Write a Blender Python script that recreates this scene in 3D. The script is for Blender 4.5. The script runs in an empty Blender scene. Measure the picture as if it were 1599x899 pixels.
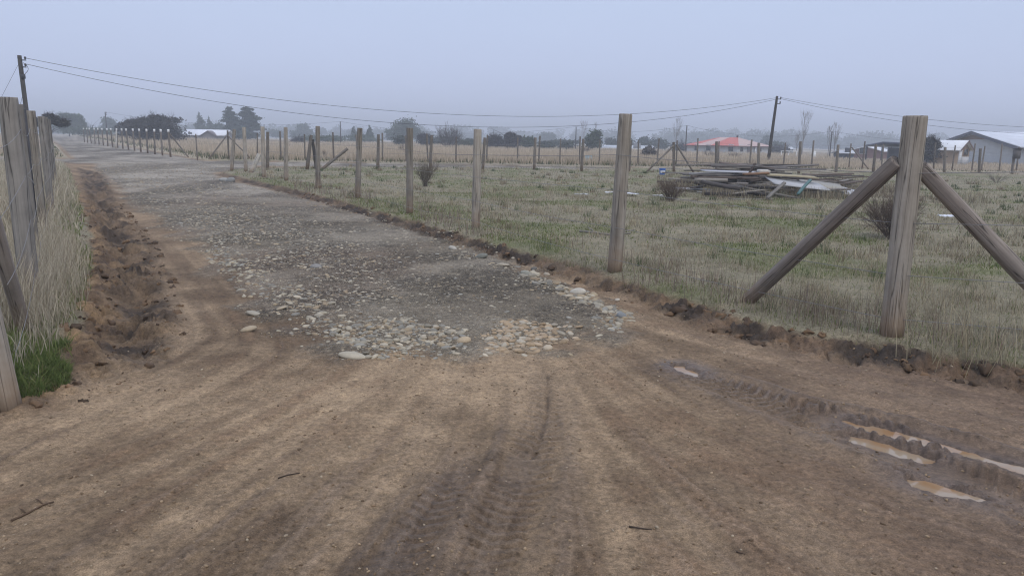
import bpy, math, random
import numpy as np
from mathutils import Vector, Matrix

R = math.radians
scene = bpy.context.scene
COL = scene.collection

# ------------------------------------------------------------------ camera
CAM_H, FPX, PITCH, ROLL = 1.60, 1163.0, R(11.2), R(1.0)
PW, PH = 1599.0, 899.0
fwd = Vector((0, math.cos(PITCH), -math.sin(PITCH)))
up0 = Vector((0, math.sin(PITCH), math.cos(PITCH)))
rt0 = Vector((1, 0, 0))
rt = rt0 * math.cos(ROLL) + up0 * math.sin(ROLL)
up = up0 * math.cos(ROLL) - rt0 * math.sin(ROLL)
cam_d = bpy.data.cameras.new('camera')
cam = bpy.data.objects.new('camera', cam_d)
COL.objects.link(cam)
m = Matrix((rt, up, -fwd)).transposed().to_4x4()
m.translation = Vector((0, 0, CAM_H))
cam.matrix_world = m
cam_d.sensor_width = 36
cam_d.lens = 36 * FPX / PW
cam_d.clip_start = 0.05
cam_d.clip_end = 6000
scene.camera = cam

# ------------------------------------------------------------------ world, sun, exposure
world = bpy.data.worlds.new("World")
scene.world = world
world.use_nodes = True
SUN_EL, SUN_AZ = R(50), R(150)
nt = world.node_tree
nt.nodes.clear()
wo = nt.nodes.new('ShaderNodeOutputWorld')
sky = nt.nodes.new('ShaderNodeTexSky')
sky.sky_type = 'NISHITA'
sky.sun_disc = False
sky.sun_elevation = SUN_EL
sky.sun_rotation = SUN_AZ
sky.dust_density = 4.0
bg1 = nt.nodes.new('ShaderNodeBackground')
bg1.inputs['Strength'].default_value = 0.06
nt.links.new(sky.outputs[0], bg1.inputs[0])
tc = nt.nodes.new('ShaderNodeTexCoord')
sx = nt.nodes.new('ShaderNodeSeparateXYZ')
nt.links.new(tc.outputs['Generated'], sx.inputs[0])
ramp = nt.nodes.new('ShaderNodeValToRGB')
e = ramp.color_ramp.elements
e[0].position = 0.0
e[0].color = (0.66, 0.74, 1.02, 1)
e[1].position = 1.0
e[1].color = (0.98, 1.08, 1.36, 1)
k = ramp.color_ramp.elements.new(0.07)
k.color = (0.62, 0.71, 0.98, 1)
k = ramp.color_ramp.elements.new(0.22)
k.color = (0.575, 0.69, 0.93, 1)
k = ramp.color_ramp.elements.new(0.5)
k.color = (0.86, 0.97, 1.28, 1)
nt.links.new(sx.outputs[2], ramp.inputs[0])
# faint uneven cloud layer
cn = nt.nodes.new('ShaderNodeTexNoise')
cn.inputs['Scale'].default_value = 2.2
cn.inputs['Detail'].default_value = 4
mp = nt.nodes.new('ShaderNodeMapping')
mp.inputs['Scale'].default_value = (1, 1, 3.5)
nt.links.new(tc.outputs['Generated'], mp.inputs[0])
nt.links.new(mp.outputs[0], cn.inputs['Vector'])
cmr = nt.nodes.new('ShaderNodeMapRange')
cmr.inputs['To Min'].default_value = 0.95
cmr.inputs['To Max'].default_value = 1.05
nt.links.new(cn.outputs[0], cmr.inputs[0])
vm = nt.nodes.new('ShaderNodeVectorMath')
vm.operation = 'SCALE'
nt.links.new(ramp.outputs[0], vm.inputs[0])
nt.links.new(cmr.outputs[0], vm.inputs['Scale'])
bg2 = nt.nodes.new('ShaderNodeBackground')
bg2.inputs['Strength'].default_value = 1.0
nt.links.new(vm.outputs[0], bg2.inputs[0])
mx = nt.nodes.new('ShaderNodeMixShader')
mx.inputs[0].default_value = 0.88
nt.links.new(bg1.outputs[0], mx.inputs[1])
nt.links.new(bg2.outputs[0], mx.inputs[2])
nt.links.new(mx.outputs[0], wo.inputs['Surface'])

sun_d = bpy.data.lights.new('sun', 'SUN')
sun_d.energy = 1.0
sun_d.angle = R(35)
sun_d.color = (1.0, 0.90, 0.74)
sun = bpy.data.objects.new('sun', sun_d)
COL.objects.link(sun)
sun.rotation_euler = (R(90) - SUN_EL, 0, R(180) - SUN_AZ)
sun.location = (0, 0, 40)

vs = scene.view_settings
vs.view_transform = 'Standard'
vs.look = 'None'
vs.exposure = 0.10
vs.gamma = 1.0
vs.use_curve_mapping = False
cy = scene.cycles
cy.use_denoising = True
try:
    cy.denoiser = 'OPENIMAGEDENOISE'
    cy.denoising_input_passes = 'RGB_ALBEDO_NORMAL'
    cy.denoising_prefilter = 'ACCURATE'
except Exception:
    pass
cy.filter_width = 1.15
cy.max_bounces = 4
cy.diffuse_bounces = 2
cy.glossy_bounces = 2
cy.transmission_bounces = 2
cy.volume_bounces = 0
cy.transparent_max_bounces = 4
cy.caustics_reflective = False
cy.caustics_refractive = False
cy.use_adaptive_sampling = False

# ------------------------------------------------------------------ projection helpers
def ray(px, py):
    return fwd + rt * ((px - PW / 2) / FPX) - up * ((py - PH / 2) / FPX)

def U(px, py, z=0.0):
    """ground point seen at this photo position (plane z)"""
    d = ray(px, py)
    t = (z - CAM_H) / d.z
    return (d.x * t, d.y * t)

def at(px, dist):
    """ground x,y in the direction of photo column px at forward distance dist"""
    d = ray(px, 219 + 0.0175 * (px - 800))
    return (d.x / d.y * dist, dist)

def zpix(px, py, dist):
    """height of photo position at forward distance dist"""
    d = ray(px, py)
    return CAM_H + d.z / d.y * dist

rng = np.random.default_rng(7)

# ------------------------------------------------------------------ noise
def _hash(ix, iy, s):
    h = (ix.astype(np.int64) * 374761393 + iy.astype(np.int64) * 668265263 + s * 974711) & 0xFFFFFFFF
    h = ((h ^ (h >> 13)) * 1274126177) & 0xFFFFFFFF
    h = h ^ (h >> 16)
    return (h & 0xFFFF) / 65535.0

def vnoise(x, y, s=0):
    x = np.asarray(x, float); y = np.asarray(y, float)
    x0 = np.floor(x); y0 = np.floor(y)
    fx = x - x0; fy = y - y0
    fx = fx * fx * (3 - 2 * fx); fy = fy * fy * (3 - 2 * fy)
    a = _hash(x0, y0, s); b = _hash(x0 + 1, y0, s)
    c = _hash(x0, y0 + 1, s); d = _hash(x0 + 1, y0 + 1, s)
    return (a * (1 - fx) + b * fx) * (1 - fy) + (c * (1 - fx) + d * fx) * fy

def fbm(x, y, s=0, o=4):
    v = 0; a = 0.5; t = 0
    for i in range(o):
        v = v + a * vnoise(x * 2 ** i + i * 17.3, y * 2 ** i - i * 9.1, s + i)
        t += a
        a *= 0.5
    return v / t

def worley(x, y, s=0):
    """distance to the nearest scattered point and that cell's random value"""
    x0 = np.floor(x); y0 = np.floor(y)
    best = np.full(np.shape(x), 9.0); val = np.zeros(np.shape(x))
    for i in (-1, 0, 1):
        for j in (-1, 0, 1):
            cx = x0 + i; cy_ = y0 + j
            px = cx + _hash(cx, cy_, s); py = cy_ + _hash(cx, cy_, s + 7)
            d = np.hypot(px - x, py - y)
            k = d < best
            best = np.where(k, d, best); val = np.where(k, _hash(cx, cy_, s + 13), val)
    return best, val

def clodh(x, y, f, s):
    wx = x * f + fbm(x * f * 1.7, y * f * 1.7, s + 3, 2) * .9; wy = y * f + fbm(x * f * 1.7 + 9, y * f * 1.7, s + 4, 2) * .9
    d, v = worley(wx, wy, s)
    return np.sqrt(np.clip(1 - (d / .62) ** 2, 0, 1)) * v

def sstep(a, b, x):
    t = np.clip((x - a) / (b - a), 0, 1)
    return t * t * (3 - 2 * t)

def inpoly(x, y, P):
    P = np.asarray(P, float)
    ins = np.zeros(np.shape(x), bool)
    n = len(P)
    for i in range(n):
        x1, y1 = P[i]; x2, y2 = P[(i + 1) % n]
        if y1 == y2:
            continue
        c = ((y1 > y) != (y2 > y)) & (x < (x2 - x1) * (y - y1) / (y2 - y1) + x1)
        ins ^= c
    return ins

def pdist(x, y, P, closed=False):
    """distance, signed across, arc length to a polyline"""
    P = np.asarray(P, float)
    best = np.full(np.shape(x), 1e9); side = np.zeros(np.shape(x)); arc = np.zeros(np.shape(x))
    s0 = 0
    n = len(P)
    for i in range(n if closed else n - 1):
        a = P[i]; b = P[(i + 1) % n]
        d = b - a; L = math.hypot(*d)
        if L < 1e-9:
            continue
        ux, uy = d / L
        t = np.clip((x - a[0]) * ux + (y - a[1]) * uy, 0, L)
        qx = x - a[0] - t * ux; qy = y - a[1] - t * uy
        dd = np.hypot(qx, qy)
        k = dd < best
        best = np.where(k, dd, best)
        side = np.where(k, np.sign(ux * qy - uy * qx), side)
        arc = np.where(k, s0 + t, arc)
        s0 += L
    return best, best * side, arc

def sd(x, y, P):
    d, _, _ = pdist(x, y, P, True)
    return np.where(inpoly(x, y, P), d, -d)

# ------------------------------------------------------------------ plan of the place (world metres)
LOT = [U(*p) for p in [(1900, 668), (1599, 596), (1500, 580), (1350, 553), (1200, 528), (1110, 494), (1000, 462),
       (900, 428), (800, 398), (700, 370), (600, 340), (500, 311), (420, 291), (365, 278), (348, 273), (362, 269),
       (400, 266), (460, 264.5)]]
LOT = [(14, -3.5), (7, 1.5)] + LOT + [U(560, 264), U(800, 266), U(1100, 270), (40, 42.5), (140, 46), (140, -20)]
VERGE = [U(*p) for p in [(-420, 775), (0, 640), (60, 630), (105, 610), (115, 572), (112, 530), (140, 480), (148, 430),
         (142, 380), (128, 320), (112, 272), (100, 254)]]
VERGE = [(-60, -12), (-4.5, -1)] + VERGE + [(-40, 38.5), (-140, 36)]
MAIN_L = [(500, 545), (455, 515), (400, 470), (350, 425), (300, 385), (250, 348), (205, 315), (175, 285), (150, 264)]
MAIN_R = [(985, 495), (930, 470), (850, 430), (780, 402), (700, 374), (600, 344), (500, 316), (400, 291), (345, 279)]
GRAV = [U(*p) for p in MAIN_L[::-1]] + [U(*p) for p in [(540, 562), (620, 556), (720, 553), (820, 545), (910, 533), (960, 518)]] + \
       [U(*p) for p in MAIN_R] + [U(335, 270), U(400, 262), (-17, 47), (-26, 47)]
CROSS = [(-140, 37.5), (-40, 39.5), (-10, 41.2), (40, 43.5), (140, 47), (140, 53), (40, 49), (-10, 47.5), (-40, 46), (-140, 43.5)]
FAR0 = (-21.5, 44.0)
FARDIR = (-0.535, 0.845)
def farpt(s, off=0):
    return (FAR0[0] + FARDIR[0] * s + FARDIR[1] * off, FAR0[1] + FARDIR[1] * s - FARDIR[0] * off)
FARROAD = [farpt(0, -3.4), farpt(0, 3.4), farpt(60, 3.0), farpt(400, 3.0), farpt(400, -3.0), farpt(60, -3.0)]
DITCH = [U(*p) for p in [(120, 262), (165, 272), (190, 330), (235, 380), (262, 440), (278, 500), (250, 560), (150, 605),
         (112, 615), (118, 575), (115, 530), (142, 480), (150, 430), (144, 380), (130, 320)]]
PUD = [
    [(1050, 571), (1056, 567), (1068, 568), (1083, 575), (1097, 584), (1090, 587), (1077, 584), (1064, 579)],
    [(1320, 652), (1400, 668), (1480, 690), (1560, 713), (1599, 723), (1680, 745), (1680, 764), (1599, 738), (1540, 722), (1460, 698), (1390, 678), (1330, 660)],
    [(1318, 671), (1370, 682), (1440, 702), (1462, 714), (1440, 716), (1380, 699), (1330, 684)],
    [(1398, 733), (1440, 742), (1500, 760), (1552, 777), (1525, 782), (1470, 771), (1425, 756)],
]
PUDW = [[U(*p) for p in q] for q in PUD]
TRK_C = [U(*p) for p in [(852, 575), (854, 620), (838, 690), (806, 770), (770, 840), (745, 899), (715, 990)]]
TRK_D = [U(*p) for p in [(770, 640), (700, 760), (630, 860), (560, 980)]]
TRK_R1 = [U(*p) for p in [(1000, 556), (1150, 608), (1290, 662), (1400, 703), (1520, 752), (1700, 830)]]
TRK_R2 = [U(*p) for p in [(1270, 640), (1400, 672), (1500, 700), (1599, 731), (1760, 785)]]
TRK_R3 = [U(*p) for p in [(1340, 690), (1420, 722), (1500, 745), (1620, 790), (1760, 850)]]

# ------------------------------------------------------------------ streak field: drag noise along the wheel paths
GUIDES = [[(560, 555), (350, 660), (100, 770), (-100, 860)], [(640, 580), (430, 720), (170, 899), (60, 980)],
          [(330, 540), (150, 630), (0, 690), (-200, 780)], [(480, 610), (250, 720), (0, 840)],
          [(850, 560), (852, 640), (805, 770), (745, 899), (710, 990)], [(740, 560), (700, 700), (560, 899), (500, 990)],
          [(960, 525), (1120, 590), (1300, 650), (1599, 738), (1800, 800)], [(900, 560), (1100, 690), (1400, 800), (1650, 890)],
          [(1000, 505), (1250, 575), (1599, 650), (1800, 690)], [(880, 640), (1000, 760), (1200, 940)],
          [(345, 275), (500, 330), (750, 430), (950, 520)], [(250, 290), (430, 400), (600, 540)], [(160, 270), (300, 420), (420, 540)]]
LX0, LX1, LY0, LY1, LS = -7.0, 7.0, 0.6, 12.0, 0.016
nx = int((LX1 - LX0) / LS); ny = int((LY1 - LY0) / LS)
def build_lic():
    cs = 8
    gx, gy = np.meshgrid(LX0 + np.arange(0, nx, cs) * LS, LY0 + np.arange(0, ny, cs) * LS)
    DX = np.zeros_like(gx); DY = np.zeros_like(gx)
    for g in GUIDES:
        w = [U(*p) for p in g]
        for (x1, y1), (x2, y2) in zip(w[:-1], w[1:]):
            L = math.hypot(x2 - x1, y2 - y1)
            n = max(2, int(L / 0.25))
            for i in range(n):
                t = (i + .5) / n
                px, py = x1 + (x2 - x1) * t, y1 + (y2 - y1) * t
                wt = 1 / ((gx - px) ** 2 + (gy - py) ** 2 + 0.05) ** 1.6
                DX += wt * (x2 - x1) / L; DY += wt * (y2 - y1) / L
    n = np.hypot(DX, DY) + 1e-9
    DX /= n; DY /= n
    DX = np.repeat(np.repeat(DX, cs, 0), cs, 1)[:ny, :nx]; DY = np.repeat(np.repeat(DY, cs, 0), cs, 1)[:ny, :nx]
    out = []
    X, Y = np.meshgrid(np.arange(nx, dtype=float), np.arange(ny, dtype=float))
    for sc, steps, seed in ((1, 30, 1), (4, 70, 2), (14, 110, 3), (34, 110, 4)):
        st = max(1, sc // 2)
        n0 = vnoise(X / sc, Y / sc, 50 + seed) if sc > 1 else rng.random((ny, nx))
        acc = n0.copy()
        for sg in (1, -1):
            cx, cyy = X.copy(), Y.copy()
            for i in range(steps // st // 1 if sc < 14 else (22 if sc < 30 else 13)):
                ii = np.clip(cyy.astype(int), 0, ny - 1); jj = np.clip(cx.astype(int), 0, nx - 1)
                cx += sg * st * DX[ii, jj]; cyy += sg * st * DY[ii, jj]
                ii = np.clip(cyy.astype(int), 0, ny - 1); jj = np.clip(cx.astype(int), 0, nx - 1)
                acc += n0[ii, jj]
        acc -= acc.mean()
        acc /= acc.std() + 1e-9
        out.append(acc)
    return out
LIC = build_lic()
def lic(x, y, i):
    fx = np.clip((x - LX0) / LS, 0, nx - 1.01); fy = np.clip((y - LY0) / LS, 0, ny - 1.01)
    x0 = fx.astype(int); y0 = fy.astype(int); a = fx - x0; b = fy - y0
    A = LIC[i]
    v = (A[y0, x0] * (1 - a) + A[y0, x0 + 1] * a) * (1 - b) + (A[y0 + 1, x0] * (1 - a) + A[y0 + 1, x0 + 1] * a) * b
    edge = sstep(0, .6, x - LX0) * sstep(0, .6, LX1 - x) * sstep(0, .15, y - LY0) * sstep(0, 1.5, LY1 - y)
    return v * edge

def far_slope(x, y):
    s = np.clip(x / np.maximum(y, 1), -1, 1)
    k = np.clip(y - 50, 0, 110)
    return k * (-0.0055 * sstep(-0.1, 0.35, s) + 0.006 * sstep(-0.25, -0.5, s))

def terrain(x, y, full=False):
    x = np.asarray(x, float); y = np.asarray(y, float)
    r = np.hypot(x, y)
    near = sstep(40, 15, r)
    wob = (fbm(x * 1.7, y * 1.7, 11, 3) - .5) * 0.5 * near
    sF = sd(x, y, LOT) + wob * .7
    sL = sd(x, y, VERGE) + wob * .9
    gd = sd(x, y, GRAV) + (fbm(x * 2.2, y * 2.2, 15, 4) - .5) * 1.0 * near
    cr = sd(x, y, CROSS); fr = sd(x, y, FARROAD)
    road_far = np.maximum(cr, fr)
    beyond = np.where(y > 41, -road_far - 0.3, -9)
    fieldm = np.maximum(np.maximum(sF, sL), beyond)
    lot_h = 0.13 * sstep(-0.30, 0.22, sF) + 0.12 * sstep(-.3, .3, sL) + 0.12 * sstep(-.3, .8, beyond)
    z = lot_h + far_slope(x, y)
    z = z + (fbm(x * .35, y * .35, 3, 3) - .5) * 0.10 * sstep(0.3, 1.5, fieldm)
    z = z + (fbm(x * 1.5, y * 1.5, 5, 3) - .5) * 0.06 * sstep(0.1, .7, fieldm)
    # torn bank along the lot: lumps of earth
    bank = np.exp(-((sF + 0.13) / 0.16) ** 2) * sstep(40, 20, r)
    cl = fbm(x * 7, y * 7, 21, 4)
    bw = np.clip(bank * 1.5, 0, 1)
    kb = bw > .02
    cb = np.zeros_like(z)
    if kb.any():
        cb[kb] = clodh(x[kb], y[kb], 6.5, 300) * .085 + clodh(x[kb], y[kb], 15, 320) * .035 + (fbm(x[kb] * 30, y[kb] * 30, 22, 3) - .5) * .03
    z = z + bw * (cb - .035)
    # ditch on the left
    dm = sstep(-0.1, 0.45, sd(x, y, DITCH) + wob * .8)
    rough = fbm(x * 5, y * 5, 31, 4)
    dit = sstep(-0.15, .2, sd(x, y, DITCH))
    kd = dit > .02
    cd = np.zeros_like(z)
    if kd.any():
        patch = sstep(.3, .62, fbm(x[kd] * 1.6, y[kd] * 1.6, 36, 3))
        cd[kd] = (clodh(x[kd], y[kd], 4.2, 340) * .13 + clodh(x[kd], y[kd], 9, 360) * .07) * (.25 + .9 * patch) + clodh(x[kd], y[kd], 22, 380) * .022 \
            + (fbm(x[kd] * 26, y[kd] * 26, 33, 3) - .5) * .035 + (fbm(x[kd] * 2.2, y[kd] * 2.2, 37, 3) - .5) * .12
    z = z + dm * (-0.11) + dit * cd
    # bank of the ditch on the verge
    lb = np.exp(-((sL + 0.05) / 0.18) ** 2) * near
    z = z + lb * (fbm(x * 6, y * 6, 35, 4) - .42) * 0.16
    dirt = sstep(0.05, -0.15, fieldm)
    gm = sstep(-0.22, 0.30, np.maximum(gd, road_far))
    # gravel road slightly proud
    z = z + 0.035 * sstep(-0.3, .5, gd) * sstep(-.1, -.4, sF)
    nr = sstep(14, 7, r) * dirt
    z = z + nr * (1 - gm) * (lic(x, y, 0) * 0.0017 + lic(x, y, 1) * 0.0030 + lic(x, y, 2) * 0.005)
    z = z + nr * ((fbm(x * 9, y * 9, 41, 3) - .5) * 0.014 + (fbm(x * 32, y * 32, 44, 3) - .5) * 0.012)
    z = z + gm * near * (fbm(x * 12, y * 12, 43, 3) - .5) * 0.02
    # tyre tracks
    tread = np.zeros_like(z)
    for T, wd, dep, y0, y1, seed in ((TRK_C, .16, .022, 5.3, 3.2, 1), (TRK_D, .13, .012, 4.0, 2.8, 2),
                                     (TRK_R1, .20, .026, 5.6, 4.6, 3), (TRK_R2, .17, .034, 4.9, 4.4, 4), (TRK_R3, .15, .026, 4.4, 4.0, 5)):
        d, sgn, s = pdist(x, y, T)
        on = sstep(y0, y1, y) * (0.45 + .9 * fbm(s * 1.3, s * 0 + seed, 60 + seed, 2))
        band = sstep(wd, wd * .6, d) * on
        lip = np.exp(-((d - wd * 1.2) / (wd * .28)) ** 2) * on
        ph = (s + 0.55 * np.abs(sgn) + .02 * (fbm(x * 20, y * 20, 70, 2) - .5)) / 0.075
        tp = sstep(-.25, .25, np.sin(2 * np.pi * ph)) * (d < wd * .95)
        mn = sstep(.30, .62, fbm(x * 4 + seed, y * 4, 71, 2))
        z = z - band * dep * 0.55 + lip * dep * .75 * (.4 + fbm(x * 14, y * 14, 72, 2)) + band * tp * mn * dep * .95
        tread = np.maximum(tread, np.maximum(band, lip * .7))
    # thin ridge left by one tyre
    d, sgn, s = pdist(x, y, [U(*p) for p in [(856, 600), (855, 640), (845, 680), (832, 712)]])
    z = z - np.exp(-(d / .014) ** 2) * .010 + .006 * np.exp(-((sgn - .03) / .02) ** 2) * (d < .1)
    pud = np.zeros_like(z) - 9
    for P in PUDW:
        pud = np.maximum(pud, sd(x, y, P))
    pe = pud + (fbm(x * 12, y * 12, 80, 3) - .5) * .07
    pm = sstep(-0.022, 0.035, pe)
    rim = sstep(-.30, -.12, pud)
    z = z * (1 - rim) + rim * np.maximum(z, -.014)
    z = z * (1 - pm) - 0.046 * pm
    if not full:
        return z
    return z, dict(sF=sF, sL=sL, fieldm=fieldm, gm=gm, gd=gd, rf=road_far, bank=bank, dit=dit, lb=lb, dirt=dirt, tread=tread,
                   pud=pud, near=near, r=r, rough=rough, cl=cl, beyond=beyond, dm=dm)

def tz(x, y):
    return float(terrain(np.array([x]), np.array([y]))[0])

# ------------------------------------------------------------------ mesh helpers
def mesh_np(name, V, F, cols=None, smooth=True, floats=None):
    """V (n,3); F list of (k,3)/(k,4) int arrays"""
    me = bpy.data.meshes.new(name)
    V = np.asarray(V, np.float32)
    me.vertices.add(len(V))
    me.vertices.foreach_set('co', V.ravel())
    loops = np.concatenate([f.ravel() for f in F]).astype(np.int32)
    sizes = np.concatenate([np.full(len(f), f.shape[1], np.int32) for f in F])
    starts = np.concatenate([[0], np.cumsum(sizes)[:-1]]).astype(np.int32)
    me.loops.add(len(loops))
    me.loops.foreach_set('vertex_index', loops)
    me.polygons.add(len(sizes))
    me.polygons.foreach_set('loop_start', starts)
    if smooth:
        me.polygons.foreach_set('use_smooth', np.ones(len(sizes), bool))
    if cols is not None:
        a = me.attributes.new('tint', 'FLOAT_COLOR', 'POINT')
        c = np.ones((len(V), 4), np.float32)
        c[:, :3] = cols
        a.data.foreach_set('color', c.ravel())
    for k, v in (floats or {}).items():
        a = me.attributes.new(k, 'FLOAT', 'POINT')
        a.data.foreach_set('value', np.asarray(v, np.float32))
    me.update(calc_edges=True)
    return me

def link(name, me, mat=None, parent=None, loc=None):
    o = bpy.data.objects.new(name, me)
    COL.objects.link(o)
    if mat is not None and me is not None and len(me.materials) == 0:
        me.materials.append(mat)
    if parent is not None:
        o.parent = parent
    if loc is not None:
        o.location = loc
    return o

def tag(o, label=None, cat=None, group=None, kind=None):
    if label: o['label'] = label
    if cat: o['category'] = cat
    if group: o['group'] = group
    if kind: o['kind'] = kind
    return o

def empty(name, loc, label, cat, group=None, rz=0.0):
    o = bpy.data.objects.new(name, None)
    COL.objects.link(o)
    o.empty_display_size = 0.2
    o.location = loc
    o.rotation_euler = (0, 0, rz)
    return tag(o, label, cat, group)

class MB:
    """collects boxes, tubes and polygons into one mesh"""
    def __init__(self):
        self.v = []; self.q = []; self.t = []; self.c = []; self.n = 0
    def add(self, V, quads=(), tris=(), col=None):
        V = np.asarray(V, float)
        self.v.append(V)
        if len(quads): self.q.append(np.asarray(quads) + self.n)
        if len(tris): self.t.append(np.asarray(tris) + self.n)
        c = np.ones((len(V), 3)) if col is None else np.broadcast_to(np.asarray(col, float), (len(V), 3))
        self.c.append(c)
        self.n += len(V)
    def box(self, c, s, M=None, col=None):
        a = np.array([[x, y, z] for z in (-.5, .5) for y in (-.5, .5) for x in (-.5, .5)]) * np.array(s)
        if M is not None:
            a = a @ np.array(M.to_3x3() if hasattr(M, 'to_3x3') else M).T
        a = a + np.array(c)
        self.add(a, [(0, 2, 3, 1), (4, 5, 7, 6), (0, 1, 5, 4), (2, 6, 7, 3), (0, 4, 6, 2), (1, 3, 7, 5)], col=col)
    def tube(self, pts, rad, sides=5, cap=True, col=None):
        pts = [Vector(p) for p in pts]
        n = len(pts)
        rad = [rad] * n if np.isscalar(rad) else list(rad)
        V = []
        ref = None
        for i, p in enumerate(pts):
            d = (pts[min(i + 1, n - 1)] - pts[max(i - 1, 0)]).normalized()
            if ref is None:
                ref = Vector((0, 0, 1)) if abs(d.z) < .9 else Vector((1, 0, 0))
            a = d.cross(ref).normalized(); b = d.cross(a)
            ref = -b if False else ref
            for k in range(sides):
                th = 2 * math.pi * k / sides
                V.append(p + (a * math.cos(th) + b * math.sin(th)) * rad[i])
        Q = [(i * sides + k, i * sides + (k + 1) % sides, (i + 1) * sides + (k + 1) % sides, (i + 1) * sides + k)
             for i in range(n - 1) for k in range(sides)]
        T = []
        if cap:
            V.append(pts[0]); V.append(pts[-1])
            c0 = n * sides
            for k in range(sides):
                T.append((c0, (k + 1) % sides, k))
                T.append((c0 + 1, (n - 1) * sides + k, (n - 1) * sides + (k + 1) % sides))
        self.add([tuple(v) for v in V], Q, T, col)
    def poly(self, pts, col=None):
        if len(pts) == 4: self.add(pts, quads=[(0, 1, 2, 3)], col=col)
        else: self.add(pts, tris=[(0, i, i + 1) for i in range(1, len(pts) - 1)], col=col)
    def build(self, name, mat, parent=None, loc=None, smooth=False):
        V = np.concatenate(self.v)
        F = []
        if self.q: F.append(np.concatenate(self.q))
        if self.t: F.append(np.concatenate(self.t))
        me = mesh_np(name, V, F, np.concatenate(self.c), smooth)
        return link(name, me, mat, parent, loc)

# ------------------------------------------------------------------ materials
def mat_new(name, rough=.9, spec=.2):
    m = bpy.data.materials.new(name)
    m.use_nodes = True
    b = m.node_tree.nodes['Principled BSDF']
    b.inputs['Roughness'].default_value = rough
    b.inputs['Specular IOR Level'].default_value = spec
    return m, m.node_tree, b

def N(t, kind, **kw):
    n = t.nodes.new(kind)
    for k, v in kw.items():
        if k in n.inputs: n.inputs[k].default_value = v
        else: setattr(n, k, v)
    return n

def noise_scale(t, scale, detail, lo, hi, vec=None, rough=.6, fmin=.25, fmax=.75):
    n = N(t, 'ShaderNodeTexNoise', Scale=scale, Detail=detail, Roughness=rough)
    if vec is not None: t.links.new(vec, n.inputs['Vector'])
    r = N(t, 'ShaderNodeMapRange')
    r.inputs['From Min'].default_value = fmin; r.inputs['From Max'].default_value = fmax
    r.inputs['To Min'].default_value = lo; r.inputs['To Max'].default_value = hi
    t.links.new(n.outputs[0], r.inputs[0])
    return n, r

def mul_col(t, col_out, val_out):
    v = N(t, 'ShaderNodeVectorMath', operation='SCALE')
    t.links.new(col_out, v.inputs[0]); t.links.new(val_out, v.inputs['Scale'])
    return v.outputs[0]

def tint_mat(name, rough=.9, spec=.2, base=None, nscale=0, lo=.8, hi=1.2, bump=0, bscale=40, stretch=None, trans=0):
    """colour = mesh tint (or base) times fine noise"""
    m, t, b = mat_new(name, rough, spec)
    if base is None:
        a = N(t, 'ShaderNodeAttribute', attribute_name='tint')
        col = a.outputs['Color']
    else:
        rg = N(t, 'ShaderNodeRGB'); rg.outputs[0].default_value = (*base, 1)
        col = rg.outputs[0]
    vec = None
    if nscale or bump:
        tcn = N(t, 'ShaderNodeTexCoord')
        vec = tcn.outputs['Object']
        if stretch:
            mpn = N(t, 'ShaderNodeMapping'); mpn.inputs['Scale'].default_value = stretch
            t.links.new(vec, mpn.inputs[0]); vec = mpn.outputs[0]
    if nscale:
        n, r = noise_scale(t, nscale, 5, lo, hi, vec)
        col = mul_col(t, col, r.outputs[0])
    t.links.new(col, b.inputs['Base Color'])
    if bump:
        n2 = N(t, 'ShaderNodeTexNoise', Scale=bscale, Detail=5)
        t.links.new(vec, n2.inputs['Vector'])
        bp = N(t, 'ShaderNodeBump', Strength=.7, Distance=bump)
        t.links.new(n2.outputs[0], bp.inputs['Height'])
        t.links.new(bp.outputs[0], b.inputs['Normal'])
    if trans:
        tr = N(t, 'ShaderNodeBsdfTranslucent')
        t.links.new(col, tr.inputs[0])
        mxs = N(t, 'ShaderNodeMixShader'); mxs.inputs[0].default_value = trans
        out = t.nodes['Material Output']
        t.links.new(b.outputs[0], mxs.inputs[1]); t.links.new(tr.outputs[0], mxs.inputs[2])
        t.links.new(mxs.outputs[0], out.inputs['Surface'])
    return m

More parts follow.
